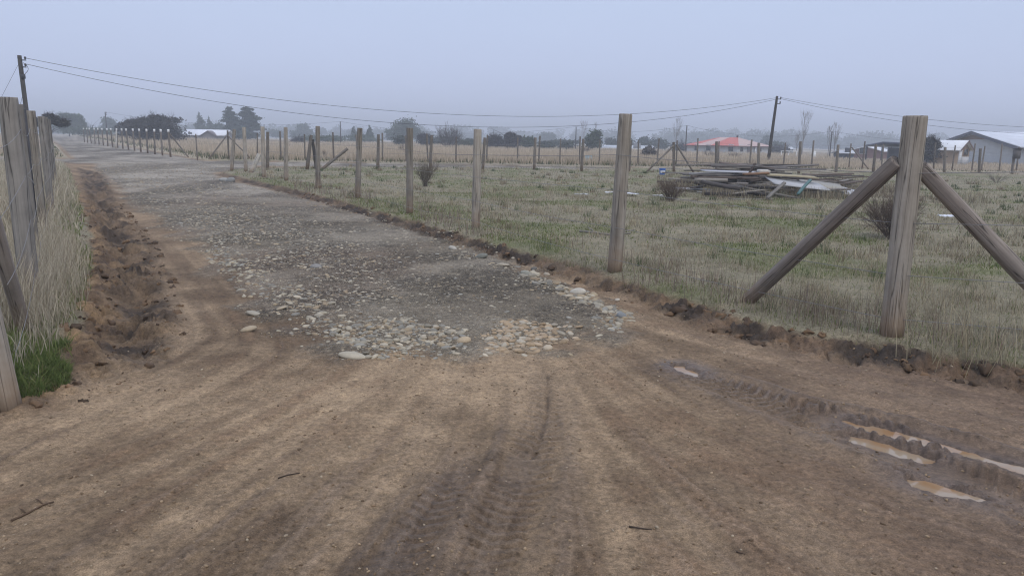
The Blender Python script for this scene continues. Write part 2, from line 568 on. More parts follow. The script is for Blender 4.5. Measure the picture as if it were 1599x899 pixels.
def ground_mat():
    m, t, b = mat_new('earth_and_gravel', .9, .25)
    a = N(t, 'ShaderNodeAttribute', attribute_name='tint')
    g = N(t, 'ShaderNodeAttribute', attribute_name='gravel')
    w = N(t, 'ShaderNodeAttribute', attribute_name='wet')
    geo = N(t, 'ShaderNodeNewGeometry')
    P = geo.outputs['Position']
    n1, r1 = noise_scale(t, 5.0, 8, .80, 1.20, P, .75, .35, .65)
    n2, r2 = noise_scale(t, 30.0, 6, .70, 1.30, P, .72, .36, .64)
    n5, r5 = noise_scale(t, 17.0, 4, 1.0, .55, P, .7, .58, .72)
    n3, r3 = noise_scale(t, 150.0, 3, .72, 1.28, P, .7, .36, .64)
    col = mul_col(t, a.outputs['Color'], r1.outputs[0])
    col = mul_col(t, col, r2.outputs[0])
    col = mul_col(t, col, r3.outputs[0])
    col = mul_col(t, col, r5.outputs[0])
    # pebbles bedded in the gravel
    v = N(t, 'ShaderNodeTexVoronoi', Scale=16.0, Randomness=1.0)
    t.links.new(P, v.inputs['Vector'])
    v2 = N(t, 'ShaderNodeTexVoronoi', Scale=45.0, Randomness=1.0)
    t.links.new(P, v2.inputs['Vector'])
    peb = []
    for vv, lo, hi in ((v, .80, 1.40), (v2, .68, 1.55)):
        s = N(t, 'ShaderNodeSeparateColor'); t.links.new(vv.outputs['Color'], s.inputs[0])
        mr = N(t, 'ShaderNodeMapRange'); mr.inputs['From Min'].default_value = .35
        mr.inputs['To Min'].default_value = lo; mr.inputs['To Max'].default_value = hi
        t.links.new(s.outputs[0], mr.inputs[0])
        peb.append(mr.outputs[0])
    pm = N(t, 'ShaderNodeMath', operation='MULTIPLY'); t.links.new(peb[0], pm.inputs[0]); t.links.new(peb[1], pm.inputs[1])
    pc = mul_col(t, col, pm.outputs[0])
    mxc = N(t, 'ShaderNodeMix', data_type='RGBA')
    t.links.new(g.outputs['Fac'], mxc.inputs[0]); t.links.new(col, mxc.inputs[6]); t.links.new(pc, mxc.inputs[7])
    t.links.new(mxc.outputs[2], b.inputs['Base Color'])
    rr = N(t, 'ShaderNodeMapRange'); rr.inputs['To Min'].default_value = .95; rr.inputs['To Max'].default_value = .38
    t.links.new(w.outputs['Fac'], rr.inputs[0]); t.links.new(rr.outputs[0], b.inputs['Roughness'])
    # bump: grit plus pebbles
    ad = N(t, 'ShaderNodeMath', operation='ADD')
    t.links.new(n2.outputs[0], ad.inputs[0]); t.links.new(n3.outputs[0], ad.inputs[1])
    inv = N(t, 'ShaderNodeMath', operation='MULTIPLY'); inv.inputs[1].default_value = -14.0
    t.links.new(v2.outputs['Distance'], inv.inputs[0])
    gm = N(t, 'ShaderNodeMath', operation='MULTIPLY'); t.links.new(inv.outputs[0], gm.inputs[0]); t.links.new(g.outputs['Fac'], gm.inputs[1])
    ad2 = N(t, 'ShaderNodeMath', operation='ADD'); t.links.new(ad.outputs[0], ad2.inputs[0]); t.links.new(gm.outputs[0], ad2.inputs[1])
    bp = N(t, 'ShaderNodeBump', Strength=.8, Distance=.010)
    t.links.new(ad2.outputs[0], bp.inputs['Height']); t.links.new(bp.outputs[0], b.inputs['Normal'])
    return m

def wood_mat(name, c1, c2, c3, zs=1.3):
    """weathered timber: grain along local Z, dark drying cracks, soil stain near the base"""
    m, t, b = mat_new(name, .88, .15)
    tcn = N(t, 'ShaderNodeTexCoord')
    oi = N(t, 'ShaderNodeObjectInfo')
    mpn = N(t, 'ShaderNodeMapping'); mpn.inputs['Scale'].default_value = (30, 30, zs)
    t.links.new(tcn.outputs['Object'], mpn.inputs[0])
    off = N(t, 'ShaderNodeVectorMath', operation='ADD')
    cmb = N(t, 'ShaderNodeCombineXYZ')
    ml = N(t, 'ShaderNodeMath', operation='MULTIPLY'); ml.inputs[1].default_value = 57.0
    t.links.new(oi.outputs['Random'], ml.inputs[0]); t.links.new(ml.outputs[0], cmb.inputs[2]); t.links.new(ml.outputs[0], cmb.inputs[0])
    t.links.new(mpn.outputs[0], off.inputs[0]); t.links.new(cmb.outputs[0], off.inputs[1])
    n = N(t, 'ShaderNodeTexNoise', Scale=1.0, Detail=6, Roughness=.65)
    t.links.new(off.outputs[0], n.inputs['Vector'])
    rp = N(t, 'ShaderNodeValToRGB')
    e = rp.color_ramp.elements
    e[0].position = .28; e[0].color = (*c1, 1); e[1].position = .72; e[1].color = (*c3, 1)
    q = rp.color_ramp.elements.new(.5); q.color = (*c2, 1)
    t.links.new(n.outputs[0], rp.inputs[0])
    # cracks
    mp2 = N(t, 'ShaderNodeMapping'); mp2.inputs['Scale'].default_value = (18, 18, .35)
    t.links.new(off.outputs[0], mp2.inputs[0]); mp2.inputs['Scale'].default_value = (.6, .6, .45)
    n2 = N(t, 'ShaderNodeTexNoise', Scale=1.0, Detail=2, Roughness=.5)
    t.links.new(mp2.outputs[0], n2.inputs['Vector'])
    ab = N(t, 'ShaderNodeMath', operation='SUBTRACT'); ab.inputs[1].default_value = .5
    t.links.new(n2.outputs[0], ab.inputs[0])
    ab2 = N(t, 'ShaderNodeMath', operation='ABSOLUTE'); t.links.new(ab.outputs[0], ab2.inputs[0])
    cr = N(t, 'ShaderNodeMapRange'); cr.inputs['From Max'].default_value = .020
    cr.inputs['To Min'].default_value = .30; cr.inputs['To Max'].default_value = 1
    t.links.new(ab2.outputs[0], cr.inputs[0])
    # broad weather stains
    n3, r3 = noise_scale(t, 3.0, 4, .72, 1.25, tcn.outputs['Object'])
    col = mul_col(t, rp.outputs[0], cr.outputs[0])
    col = mul_col(t, col, r3.outputs[0])
    vr = N(t, 'ShaderNodeMapRange'); vr.inputs['To Min'].default_value = .72; vr.inputs['To Max'].default_value = 1.15
    t.links.new(oi.outputs['Random'], vr.inputs[0])
    col = mul_col(t, col, vr.outputs[0])
    sp = N(t, 'ShaderNodeSeparateXYZ'); t.links.new(tcn.outputs['Object'], sp.inputs[0])
    ns, rs = noise_scale(t, 9.0, 4, -.12, .12, tcn.outputs['Object'])
    za = N(t, 'ShaderNodeMath', operation='ADD'); t.links.new(sp.outputs[2], za.inputs[0]); t.links.new(rs.outputs[0], za.inputs[1])
    zr = N(t, 'ShaderNodeMapRange'); zr.inputs['From Min'].default_value = .10; zr.inputs['From Max'].default_value = .48
    zr.inputs['To Min'].default_value = .62; zr.inputs['To Max'].default_value = 0.0
    t.links.new(za.outputs[0], zr.inputs[0])
    sm = N(t, 'ShaderNodeMix', data_type='RGBA'); sm.inputs[7].default_value = (.23, .15, .085, 1)
    t.links.new(zr.outputs[0], sm.inputs[0]); t.links.new(col, sm.inputs[6]); col = sm.outputs[2]
    t.links.new(col, b.inputs['Base Color'])
    ad = N(t, 'ShaderNodeMath', operation='ADD'); t.links.new(n.outputs[0], ad.inputs[0]); t.links.new(cr.outputs[0], ad.inputs[1])
    bp = N(t, 'ShaderNodeBump', Strength=.6, Distance=.006)
    t.links.new(ad.outputs[0], bp.inputs['Height']); t.links.new(bp.outputs[0], b.inputs['Normal'])
    return m

M_GROUND = ground_mat()
M_POST = wood_mat('weathered_post_wood', (.21, .18, .145), (.32, .285, .235), (.42, .385, .33))
M_BRACE = wood_mat('weathered_brace_wood', (.17, .145, .122), (.275, .235, .20), (.36, .32, .28))
M_FARPOST = wood_mat('far_post_wood', (.12, .105, .085), (.20, .175, .145), (.26, .235, .20))
M_GREYPOST = wood_mat('grey_post_wood', (.20, .185, .165), (.285, .265, .235), (.36, .335, .30))
M_POLE = wood_mat('dark_pole_wood', (.05, .045, .04), (.075, .068, .06), (.10, .092, .085))
M_PALEWOOD = wood_mat('pale_post_wood', (.38, .35, .29), (.46, .43, .37), (.55, .52, .46))
M_WHITE = tint_mat('white_paint', .7, .3, (.75, .75, .73), 8, .85, 1.1)
M_WIRE = tint_mat('galvanised_wire', .55, .5, (.20, .195, .19), 20, .7, 1.3)
M_CABLE = tint_mat('dark_cable', .6, .3, (.05, .05, .055))
M_STONE = tint_mat('river_stone', .85, .25, None, 14, .78, 1.22, .004, 60)
M_GRASS = tint_mat('grass_blades', .85, .15, None, trans=.25)
M_LEAF = tint_mat('tree_leaves', .8, .2, None, trans=.15)
M_BARK = tint_mat('bark', .95, .1, None, 12, .7, 1.3)
M_PLANK = tint_mat('weathered_plank', .9, .15, None, 3.0, .6, 1.35, .003, 6, (1.2, 14, 14))
M_SHEET = tint_mat('white_sheet', .6, .35, None, 2.5, .82, 1.1)
M_WALL = tint_mat('painted_wall', .85, .2, None, 1.5, .9, 1.08)
M_ROOF = tint_mat('metal_roof', .5, .4, None, 1.2, .88, 1.1)
M_GLASS = tint_mat('dark_window_pane', .15, .5, (.05, .055, .065))
M_TWIG = tint_mat('dead_twig', .9, .1, None, 30, .75, 1.25)
M_PLASTIC = tint_mat('blue_plastic', .45, .4, None)

# muddy water
def water_mat():
    m, t, b = mat_new('muddy_water', .02, .6)
    tcn = N(t, 'ShaderNodeTexCoord')
    n = N(t, 'ShaderNodeTexNoise', Scale=5.0, Detail=3)
    t.links.new(tcn.outputs['Object'], n.inputs['Vector'])
    rp = N(t, 'ShaderNodeValToRGB')
    rp.color_ramp.elements[0].position = .35; rp.color_ramp.elements[0].color = (.28, .16, .075, 1)
    rp.color_ramp.elements[1].position = .6; rp.color_ramp.elements[1].color = (.31, .24, .165, 1)
    t.links.new(n.outputs[0], rp.inputs[0])
    t.links.new(rp.outputs[0], b.inputs['Base Color'])
    b.inputs['IOR'].default_value = 1.33
    return m
M_WATER = water_mat()

# ------------------------------------------------------------------ ground sheet (polar grid, split along the road edges)
def ground():
    th = np.concatenate([np.arange(-180, -46, 4.0), np.arange(-46, -40, .7), np.arange(-40, 40, .1), np.arange(40, 46, .7), np.arange(46, 180, 4.0)])
    ph = np.concatenate([np.arange(62, 36, -.5), np.arange(36, 6, -.062), np.arange(6, .75, -.04)])
    r = CAM_H / np.tan(np.radians(ph))
    r = np.concatenate([[0.0, .4], r, [130, 145, 165, 200, 250, 320, 420, 600, 900, 1350]])
    nr, na = len(r), len(th)
    T, RR = np.meshgrid(np.radians(th), r)
    X = (np.sin(T) * RR).ravel(); Y = (np.cos(T) * RR).ravel()
    z, d = terrain(X, Y, True)
    X_, Y_ = X, Y
    # ---------- colour of the soil itself
    n1 = fbm(X * .9, Y * .9, 101, 4); n2 = fbm(X * 3.1, Y * 3.1, 102, 4); n4 = fbm(X * .35, Y * .35, 103, 3)
    def mix(a, b, f):
        f = np.clip(f, 0, 1)[:, None]
        return a * (1 - f) + b * f
    C = lambda *c: np.broadcast_to(np.array(c, float), (len(X), 3))
    l0, l1, l2, l3 = lic(X, Y, 0), lic(X, Y, 1), lic(X, Y, 2), lic(X, Y, 3)
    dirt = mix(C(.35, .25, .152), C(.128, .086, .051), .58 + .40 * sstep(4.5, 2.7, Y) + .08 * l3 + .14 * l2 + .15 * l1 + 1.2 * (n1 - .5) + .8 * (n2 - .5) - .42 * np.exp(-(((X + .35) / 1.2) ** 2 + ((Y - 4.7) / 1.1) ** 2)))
    dirt = mix(dirt, C(.26, .168, .098), sstep(.0, 1.8, .5 * l1 + l2 * .4 - l3 * .5 + (n2 - .5) * 3) * .5)
    dirt = mix(dirt, C(.38, .28, .19), sstep(.8, 2.4, l0 * .5 + l1 * .6 + (n4 - .5) * 4) * .4)
    dirt = mix(dirt, C(.10, .07, .047), sstep(.9, 2.4, l0 * .6 + l1 * .8) * .45)
    # right-hand side of the junction is wetter and redder
    wetside = sstep(.6, 2.6, X - .25 * (Y - 4)) * sstep(9, 5, Y)
    dirt = mix(dirt, C(.17, .112, .074), wetside * .55)
    dcr = pdist(X, Y, [U(*p) for p in [(856, 585), (855, 640), (845, 680), (832, 712)]])[0]
    dirt = mix(dirt, C(.06, .042, .03), np.exp(-(dcr / .012) ** 2) * .5 * sstep(.3, .5, fbm(X * 6, Y * 6, 113, 2)) + .25 * np.exp(-(dcr / .16) ** 2))
    dirt = mix(dirt, C(.105, .074, .052), d['tread'] * (.30 + .3 * n2))
    dirt = mix(dirt, C(.135, .10, .078), sstep(-.16, .0, d['pud']) * .75)
    dark = C(.055, .041, .030)
    earth = mix(dark, C(.165, .115, .072), sstep(.35, .68, fbm(X * 4, Y * 4, 104, 4)))
    col = dirt
    col = mix(col, earth, d['dit'] * sstep(.22, .55, fbm(X * 2.2, Y * 2.2, 105, 3) + .15 * d['dm']))
    grv = mix(C(.20, .166, .118), C(.275, .234, .175), sstep(.35, .65, fbm(X * .8 + 3, Y * .8, 106, 4)))
    grv = mix(grv, C(.20, .15, .104), sstep(.45, .75, fbm(X * .5, Y * .5 + 8, 107, 3)) * .8)
    grv = mix(grv, grv * .82, sstep(.4, 1.6, l2) * .5)
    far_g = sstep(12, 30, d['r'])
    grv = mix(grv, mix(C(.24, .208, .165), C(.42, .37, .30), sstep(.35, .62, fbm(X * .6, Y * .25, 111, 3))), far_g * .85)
    wheel = np.zeros(len(X))
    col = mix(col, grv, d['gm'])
    bk = np.clip(np.exp(-((d['sF'] + .13) / .16) ** 2) * 1.35, 0, 1) * sstep(60, 30, d['r'])
    col = mix(col, mix(dark, C(.15, .098, .060), sstep(.42, .72, fbm(X * 5, Y * 5, 108, 3))), bk * (.62 + .38 * sstep(.35, .55, fbm(X * 1.3, Y * 1.3, 112, 3))))
    lbk = np.clip(np.exp(-((d['sL'] + .02) / .2) ** 2), 0, 1) * d['near']
    col = mix(col, mix(C(.11, .072, .045), C(.26, .17, .09), sstep(.4, .65, fbm(X * 5, Y * 5, 109, 3))), lbk * .85)
    # thatch and turf under the grass
    pg = fbm(X * .55, Y * .55, 110, 4)
    turf = mix(C(.215, .19, .125), C(.16, .158, .08), sstep(.45, .64, pg))
    turf = mix(turf, C(.28, .235, .155), sstep(.5, .7, n2) * .5)
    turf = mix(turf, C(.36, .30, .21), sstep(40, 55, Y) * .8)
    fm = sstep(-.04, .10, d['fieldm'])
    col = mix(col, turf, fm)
    col = np.clip(col, .01, .8)
    gravel = d['gm'] * (1 - fm) * (.25 + .75 * sstep(.35, .65, fbm(X * 1.1, Y * 1.1, 201, 3)))
    wet = np.clip(d['tread'] * .8 + sstep(-.22, -.02, d['pud']) + wetside * .35 + .15 * sstep(.3, 1.6, -l2), 0, 1) * (1 - fm) * d['dirt'] * (1 - gravel)
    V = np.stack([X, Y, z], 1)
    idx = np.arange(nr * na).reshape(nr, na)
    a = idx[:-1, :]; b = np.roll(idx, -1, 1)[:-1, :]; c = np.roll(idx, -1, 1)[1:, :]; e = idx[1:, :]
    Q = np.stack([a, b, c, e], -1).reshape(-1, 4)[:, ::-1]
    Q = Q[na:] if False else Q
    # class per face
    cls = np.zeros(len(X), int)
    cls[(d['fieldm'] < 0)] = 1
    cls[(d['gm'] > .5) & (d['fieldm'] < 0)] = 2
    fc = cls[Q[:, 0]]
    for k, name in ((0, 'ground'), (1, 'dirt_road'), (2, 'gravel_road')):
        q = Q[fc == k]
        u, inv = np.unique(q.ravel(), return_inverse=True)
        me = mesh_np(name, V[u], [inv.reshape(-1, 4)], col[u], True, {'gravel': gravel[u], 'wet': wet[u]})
        o = link(name, me, M_GROUND)
        tag(o, {'ground': 'grassy ground of the lot, the verge and the far fields', 'dirt_road': 'brown muddy dirt road junction with tyre tracks',
                'gravel_road': 'stony grey gravel road running away to the left'}[name], {'ground': 'ground', 'dirt_road': 'dirt road', 'gravel_road': 'gravel road'}[name], kind='structure')
ground()

PL = ['small pale puddle in the wheel track near the gravel', 'long thin puddle in the outermost rut at the right edge',
      'narrow orange brown puddle in the middle rut', 'short broad puddle in the nearest rut']
for P, lab in zip(PUDW, PL):
    c = np.mean(P, 0)
    mb = MB()
    Pn = [tuple(c + (np.array(p) - c) * 1.02 + (np.array(p) - c) / np.linalg.norm(np.array(p) - c) * .045) + (0,) for p in P]
    me = bpy.data.meshes.new('puddle')
    me.from_pydata([(x - c[0], y - c[1], 0) for x, y, _ in Pn], [], [list(range(len(Pn)))[::-1]])
    me.update()
    if me.polygons[0].normal.z < 0:
        me.flip_normals()
    o = link('puddle', me, M_WATER, loc=(c[0], c[1], -.024))
    tag(o, lab, 'puddle', 'puddles in the wheel ruts', 'structure')

# ------------------------------------------------------------------ stones
_ico = {}
def ico(sub):
    if sub in _ico: return _ico[sub]
    t = (1 + 5 ** .5) / 2
    v = [(-1, t, 0), (1, t, 0), (-1, -t, 0), (1, -t, 0), (0, -1, t), (0, 1, t), (0, -1, -t), (0, 1, -t), (t, 0, -1), (t, 0, 1), (-t, 0, -1), (-t, 0, 1)]
    f = [(0, 11, 5), (0, 5, 1), (0, 1, 7), (0, 7, 10), (0, 10, 11), (1, 5, 9), (5, 11, 4), (11, 10, 2), (10, 7, 6), (7, 1, 8), (3, 9, 4), (3, 4, 2),
         (3, 2, 6), (3, 6, 8), (3, 8, 9), (4, 9, 5), (2, 4, 11), (6, 2, 10), (8, 6, 7), (9, 8, 1)]
    v = [np.array(p) / np.linalg.norm(p) for p in v]
    for _ in range(sub):
        mid = {}; nf = []
        def m(i, j):
            key = (min(i, j), max(i, j))
            if key not in mid:
                p = v[i] + v[j]; v.append(p / np.linalg.norm(p)); mid[key] = len(v) - 1
            return mid[key]
        for a, b, c in f:
            x, y, z = m(a, b), m(b, c), m(c, a)
            nf += [(a, x, z), (b, y, x), (c, z, y), (x, y, z)]
        f = nf
    _ico[sub] = (np.array(v), np.array(f))
    return _ico[sub]

STONE_COLS = np.array([(.34, .32, .275), (.28, .265, .235), (.41, .38, .315), (.22, .215, .20), (.36, .30, .22), (.47, .43, .36), (.30, .24, .175), (.27, .27, .26)])

def rocks(X, Y, S, embed, cols, sub, seed, flat=.6, ang=None):
    """many stones as one batch: positions, half-size, sunk share, colours"""
    g = np.random.default_rng(seed)
    bv, bf = ico(sub)
    n = len(X)
    V = np.repeat(bv[None], n, 0)
    # lumps
    for k in range(3):
        ax = g.normal(size=(n, 3)); ax /= np.linalg.norm(ax, axis=1, keepdims=True)
        dd = np.einsum('nvk,nk->nv', V, ax)
        V = V * (1 + (g.uniform(-.22, .12, (n, 1)) * np.clip(dd - .25, 0, 1)))[:, :, None]
    V = V * np.stack([g.uniform(.9, 1.5, n), g.uniform(.65, 1.0, n), g.uniform(flat * .75, flat * 1.25, n)], 1)[:, None, :]
    a = g.uniform(0, 2 * np.pi, n) if ang is None else np.full(n, ang); tl = g.normal(0, .18, n)
    ca, sa = np.cos(a)[:, None], np.sin(a)[:, None]
    x, y, zz = V[..., 0], V[..., 1], V[..., 2]
    zz = zz + x * tl[:, None]
    V = np.stack([x * ca - y * sa, x * sa + y * ca, zz], -1) * S[:, None, None]
    z0 = terrain(X, Y)
    V[..., 0] += X[:, None]; V[..., 1] += Y[:, None]
    V[..., 2] += (z0 + S * flat * (1 - 2 * embed))[:, None]
    cols = np.asarray(cols) * np.array([1.0, .96, .86])
    F = (bf[None] + (np.arange(n) * len(bv))[:, None, None]).reshape(-1, 3)
    c = np.repeat(cols, len(bv), 0)
    return V.reshape(-1, 3), F, c

def gravel():
    g = np.random.default_rng(3)
    parts = []
    def sample(n, ylo, yhi):
        x = g.uniform(-26, 2.5, n * 3); y = ylo + (yhi - ylo) * g.random(n * 3) ** 1.0
        k = sd(x, y, GRAV) + (fbm(x * 2.2, y * 2.2, 15, 4) - .5) * 1.0 > g.normal(.05, .10, len(x))
        return x[k], y[k]
    for (n, ylo, yhi, s0, s1, sub, seed) in ((40000, 5.2, 9, .006, .028, 1, 1), (70000, 9, 17, .010, .036, 1, 2), (90000, 17, 42, .018, .06, 0, 3)):
        x, y = sample(n, ylo, yhi)
        # stones gather in drifts; the wheel lanes are packed with fines
        den = fbm(x * 1.1, y * 1.1, 201, 3) + .35 * (fbm(x * .3, y * .3, 202, 2) - .5)
        u, _, _ = pdist(x, y, [U(*p) for p in [(640, 535), (560, 470), (400, 370), (250, 300), (190, 270)]])
        lane = sstep(.75, .15, pdist(x, y, [U(*p) for p in [(860, 520), (720, 430), (560, 360), (420, 310), (330, 280)]])[0])
        dens = sstep(.45, .72, den) * .30 + .20 + .36 * sstep(1.1, .1, u) * sstep(.3, .6, den)
        dens = dens * (1 - .5 * lane)
        k = g.random(len(x)) < np.clip(dens, 0, 1) * (.62 if ylo < 9 else .55)
        x, y = x[k], y[k]
        cap = {1: 11000, 2: 13000, 3: 9000}[seed]
        x, y = x[:cap], y[:cap]
        s = s0 + (s1 - s0) * g.random(len(x)) ** 4
        c = STONE_COLS[g.integers(0, len(STONE_COLS), len(x))] * g.uniform(.6, 1.1, (len(x), 1)) * .92 + np.array((.03, .024, .017))
        parts.append(rocks(x, y, s, g.uniform(.6, .88, len(x)), c, sub, 10 + seed, .45))
    # loose cobbles at the near lip of the gravel, grey on the left and ochre on the right
    for (poly, n, tone, seed) in (([(500, 545), (560, 563), (640, 558), (735, 552), (735, 520), (640, 500), (560, 505), (515, 520)], 950, 'grey', 4),
                                  ([(745, 555), (840, 552), (915, 535), (905, 510), (850, 500), (790, 508), (750, 525)], 620, 'ochre', 5),
                                  ([(805, 432), (880, 465), (960, 500), (1000, 505), (960, 480), (900, 452), (830, 425)], 330, 'grey', 6),
                                  ([(395, 470), (490, 535), (560, 505), (470, 450), (400, 420), (330, 370), (300, 380)], 900, 'grey', 7),
                                  ([(920, 500), (985, 490), (985, 520), (930, 530)], 90, 'grey', 8)):
        P = np.array([U(*p) for p in poly])
        x = g.uniform(P[:, 0].min(), P[:, 0].max(), 20000); y = g.uniform(P[:, 1].min(), P[:, 1].max(), 20000)
        sdv = sd(x, y, P)
        k = (sdv > -.05) & (g.random(len(x)) < sstep(-.06, .3, sdv + (fbm(x * 3, y * 3, 77, 2) - .4) * .5))
        x, y = x[k][:n], y[k][:n]
        s = (.008 + .034 * g.random(len(x)) ** 2.8) * (1.45 if seed == 6 else 1)
        if tone == 'grey':
            c = STONE_COLS[g.integers(0, len(STONE_COLS), len(x))] * g.uniform(.8, 1.15, (len(x), 1))
        else:
            c = np.array([(.40, .31, .22), (.43, .35, .27), (.35, .27, .19), (.40, .37, .32)])[g.integers(0, 4, len(x))] * g.uniform(.8, 1.15, (len(x), 1))
        parts.append(rocks(x, y, s, g.uniform(.45, .85, len(x)), c * .82 + np.array((.02, .016, .01)), 1, 20 + seed, .48))
    V = []; F = []; C = []; n = 0
    for v, f, c in parts:
        V.append(v); F.append(f + n); C.append(c); n += len(v)
    o = link('gravel', mesh_np('gravel', np.concatenate(V), [np.concatenate(F)], np.concatenate(C)), M_STONE)
    tag(o, 'grey and ochre pebbles and cobbles strewn over the gravel road', 'gravel', kind='stuff')
gravel()

STONES = [  # px, py, half size, colour, flat, label
    (902, 461, .062, (.52, .50, .46), .85, 'big pale rounded stone on the dirt below the lot bank'),
    (550, 560, .080, (.43, .40, .34), .38, 'long flat tan stone at the very front lip of the gravel'),
    (388, 517, .060, (.40, .34, .26), .45, 'elongated tan stone lying on bare dirt left of the gravel'),
    (396, 493, .050, (.36, .34, .30), .40, 'flat grey stone on the dirt behind the elongated tan one'),
    (494, 421, .075, (.27, .27, .28), .50, 'bluish grey stone sitting alone in the middle of the gravel road'),
    (854, 431, .040, (.42, .38, .33), .80, 'small round beige stone beside the bank'),
    (834, 422, .036, (.16, .16, .16), .75, 'dark round stone beside the bank'),
    (821, 432, .052, (.30, .31, .29), .55, 'low greenish grey stone on the road edge'),
    (752, 406, .060, (.20, .21, .20), .70, 'dark grey boulder under the grassy bank edge'),
    (785, 418, .060, (.36, .33, .28), .45, 'flat beige stone on the gravel edge next to the bank'),
    (707, 393, .050, (.45, .44, .42), .70, 'pale stone at the foot of the dark bank, farther along'),
    (964, 471, .026, (.48, .45, .41), .80, 'tiny whitish stone on the dirt by the bank'),
    (971, 497, .045, (.24, .26, .29), .75, 'blue grey stone at the right tip of the gravel'),
    (724, 536, .058, (.46, .38, .28), .60, 'cream cobble on the heap at the centre of the gravel lip'),
    (352, 284, .16, (.33, .34, .35), .50, 'grey stone at the far grassy corner of the lot'),
    (360, 285, .13, (.26, .27, .28), .70, 'dark rounded stone at the far grassy corner of the lot'),
    (855, 546, .042, (.50, .44, .36), .70, 'pale round cobble on the ochre gravel heap'),
    (440, 487, .050, (.38, .33, .26), .35, 'flat tan stone bedded at the left rim of the gravel'),
]
for i, (px, py, s, c, fl, lab) in enumerate(STONES):
    x, y = U(px, py)
    v, f, cc = rocks(np.array([x]), np.array([y]), np.array([s * (.85 if i in (1, 13, 16) else 1)]), np.array([.42 if i in (1, 4, 13) else .3]), np.array([c]) * .9, 3, 300 + i, fl, .12 * ((i * 7) % 5 - 2))
    base = np.array([x, y, tz(x, y)])
    o = link('stone', mesh_np('stone', v - base, [f], cc), M_STONE, loc=base)
    tag(o, lab, 'stone', 'loose stones by the gravel road')

# clods of torn earth along the bank and in the ditch
def clods():
    g = np.random.default_rng(9)
    x = g.uniform(-9, 7, 60000); y = g.uniform(3, 22, 60000)
    sF = sd(x, y, LOT)
    k1 = (sF > -.34) & (sF < .03) & (g.random(60000) < (.26 + .45 * (y < 7)) * sstep(.30, .5, fbm(x * 1.3, y * 1.3, 112, 3)))
    dd = sd(x, y, DITCH)
    k2 = (dd > -.1) & (g.random(60000) < .34)
    k3 = (np.abs(sd(x, y, VERGE) + .08) < .16) & (y < 9) & (g.random(60000) < .18)
    k = k1 | k2 | k3
    x, y = x[k], y[k]
    s = .007 + .045 * g.random(len(x)) ** 4
    s = np.where((sF[k] > -.3) & (x > 1.5) & (g.random(len(x)) < .05), s + .03, s)
    c = np.array([(.085, .058, .040), (.125, .083, .053), (.165, .108, .067), (.07, .05, .036)])[g.integers(0, 4, len(x))] * g.uniform(.85, 1.2, (len(x), 1))
    V, F, C = rocks(x, y, s, g.uniform(.5, .8, len(x)), c, 1, 66, .7)
    V = V + np.random.default_rng(4).normal(0, 1, V.shape) * np.repeat(s, 42)[:, None] * .20
    o = link('dirt_clods', mesh_np('dirt_clods', V, [F], C, False), M_STONE)
    tag(o, 'crumbly brown clods of torn earth along the bank and the ditch', 'dirt clods', kind='stuff')
clods()

# ------------------------------------------------------------------ grass
def blades(X, Y, H, W, col0, col1, bend, seed, seg2=True, z=None):
    g = np.random.default_rng(seed)
    n = len(X)
    if z is None: z = terrain(X, Y)
    az = g.uniform(0, 2 * np.pi, n)
    wx, wy = np.cos(az) * W * .5, np.sin(az) * W * .5
    bz = g.uniform(0, 2 * np.pi, n)
    bl = H * bend * g.uniform(.2, 1.2, n)
    bx, by = np.cos(bz) * bl, np.sin(bz) * bl
    b = np.stack([X, Y, z - .01], 1)
    w = np.stack([wx, wy, 0 * wx], 1)
    tip = b + np.stack([bx, by, H], 1)
    hp = np.sqrt(np.clip(1 - (bl / np.maximum(H, 1e-3)) ** 2 * .4, .2, 1))
    tip[:, 2] = b[:, 2] + H * hp
    if seg2:
        mid = b + np.stack([bx * .3, by * .3, H * hp * .55], 1)
        V = np.stack([b - w, b + w, mid - w * .75, mid + w * .75, tip], 1).reshape(-1, 3)
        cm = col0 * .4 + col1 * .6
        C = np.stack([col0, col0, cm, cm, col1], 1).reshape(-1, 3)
        i = np.arange(n)[:, None] * 5
        F = np.concatenate([i + np.array([[0, 1, 3]]), i + np.array([[0, 3, 2]]), i + np.array([[2, 3, 4]])])
    else:
        V = np.stack([b - w, b + w, tip], 1).reshape(-1, 3)
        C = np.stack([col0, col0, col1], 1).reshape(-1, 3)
        F = np.arange(n * 3).reshape(-1, 3)
    return V, F, C

class Heap:
    def __init__(self): self.V = []; self.F = []; self.C = []; self.n = 0
    def add(self, v, f, c):
        self.V.append(v); self.F.append(f + self.n); self.C.append(c); self.n += len(v)
    def build(self, name, mat, smooth=True):
        return link(name, mesh_np(name, np.concatenate(self.V), [np.concatenate(self.F)], np.concatenate(self.C), smooth), mat)

def polar(g, n, r0, r1, a0, a1, p):
    """points by distance band, density falling as r^-p per area"""
    u = g.random(n)
    q = 2 - p
    r = (r0 ** q + u * (r1 ** q - r0 ** q)) ** (1 / q) if abs(q) > 1e-6 else r0 * (r1 / r0) ** u
    a = np.radians(g.uniform(a0, a1, n))
    return np.sin(a) * r, np.cos(a) * r, r

STRAW = np.array([(.40, .34, .225), (.48, .42, .29), (.30, .245, .165), (.38, .335, .25), (.24, .19, .13)])
GREEN = np.array([(.14, .185, .05), (.17, .205, .065), (.12, .15, .045), (.205, .205, .085)])

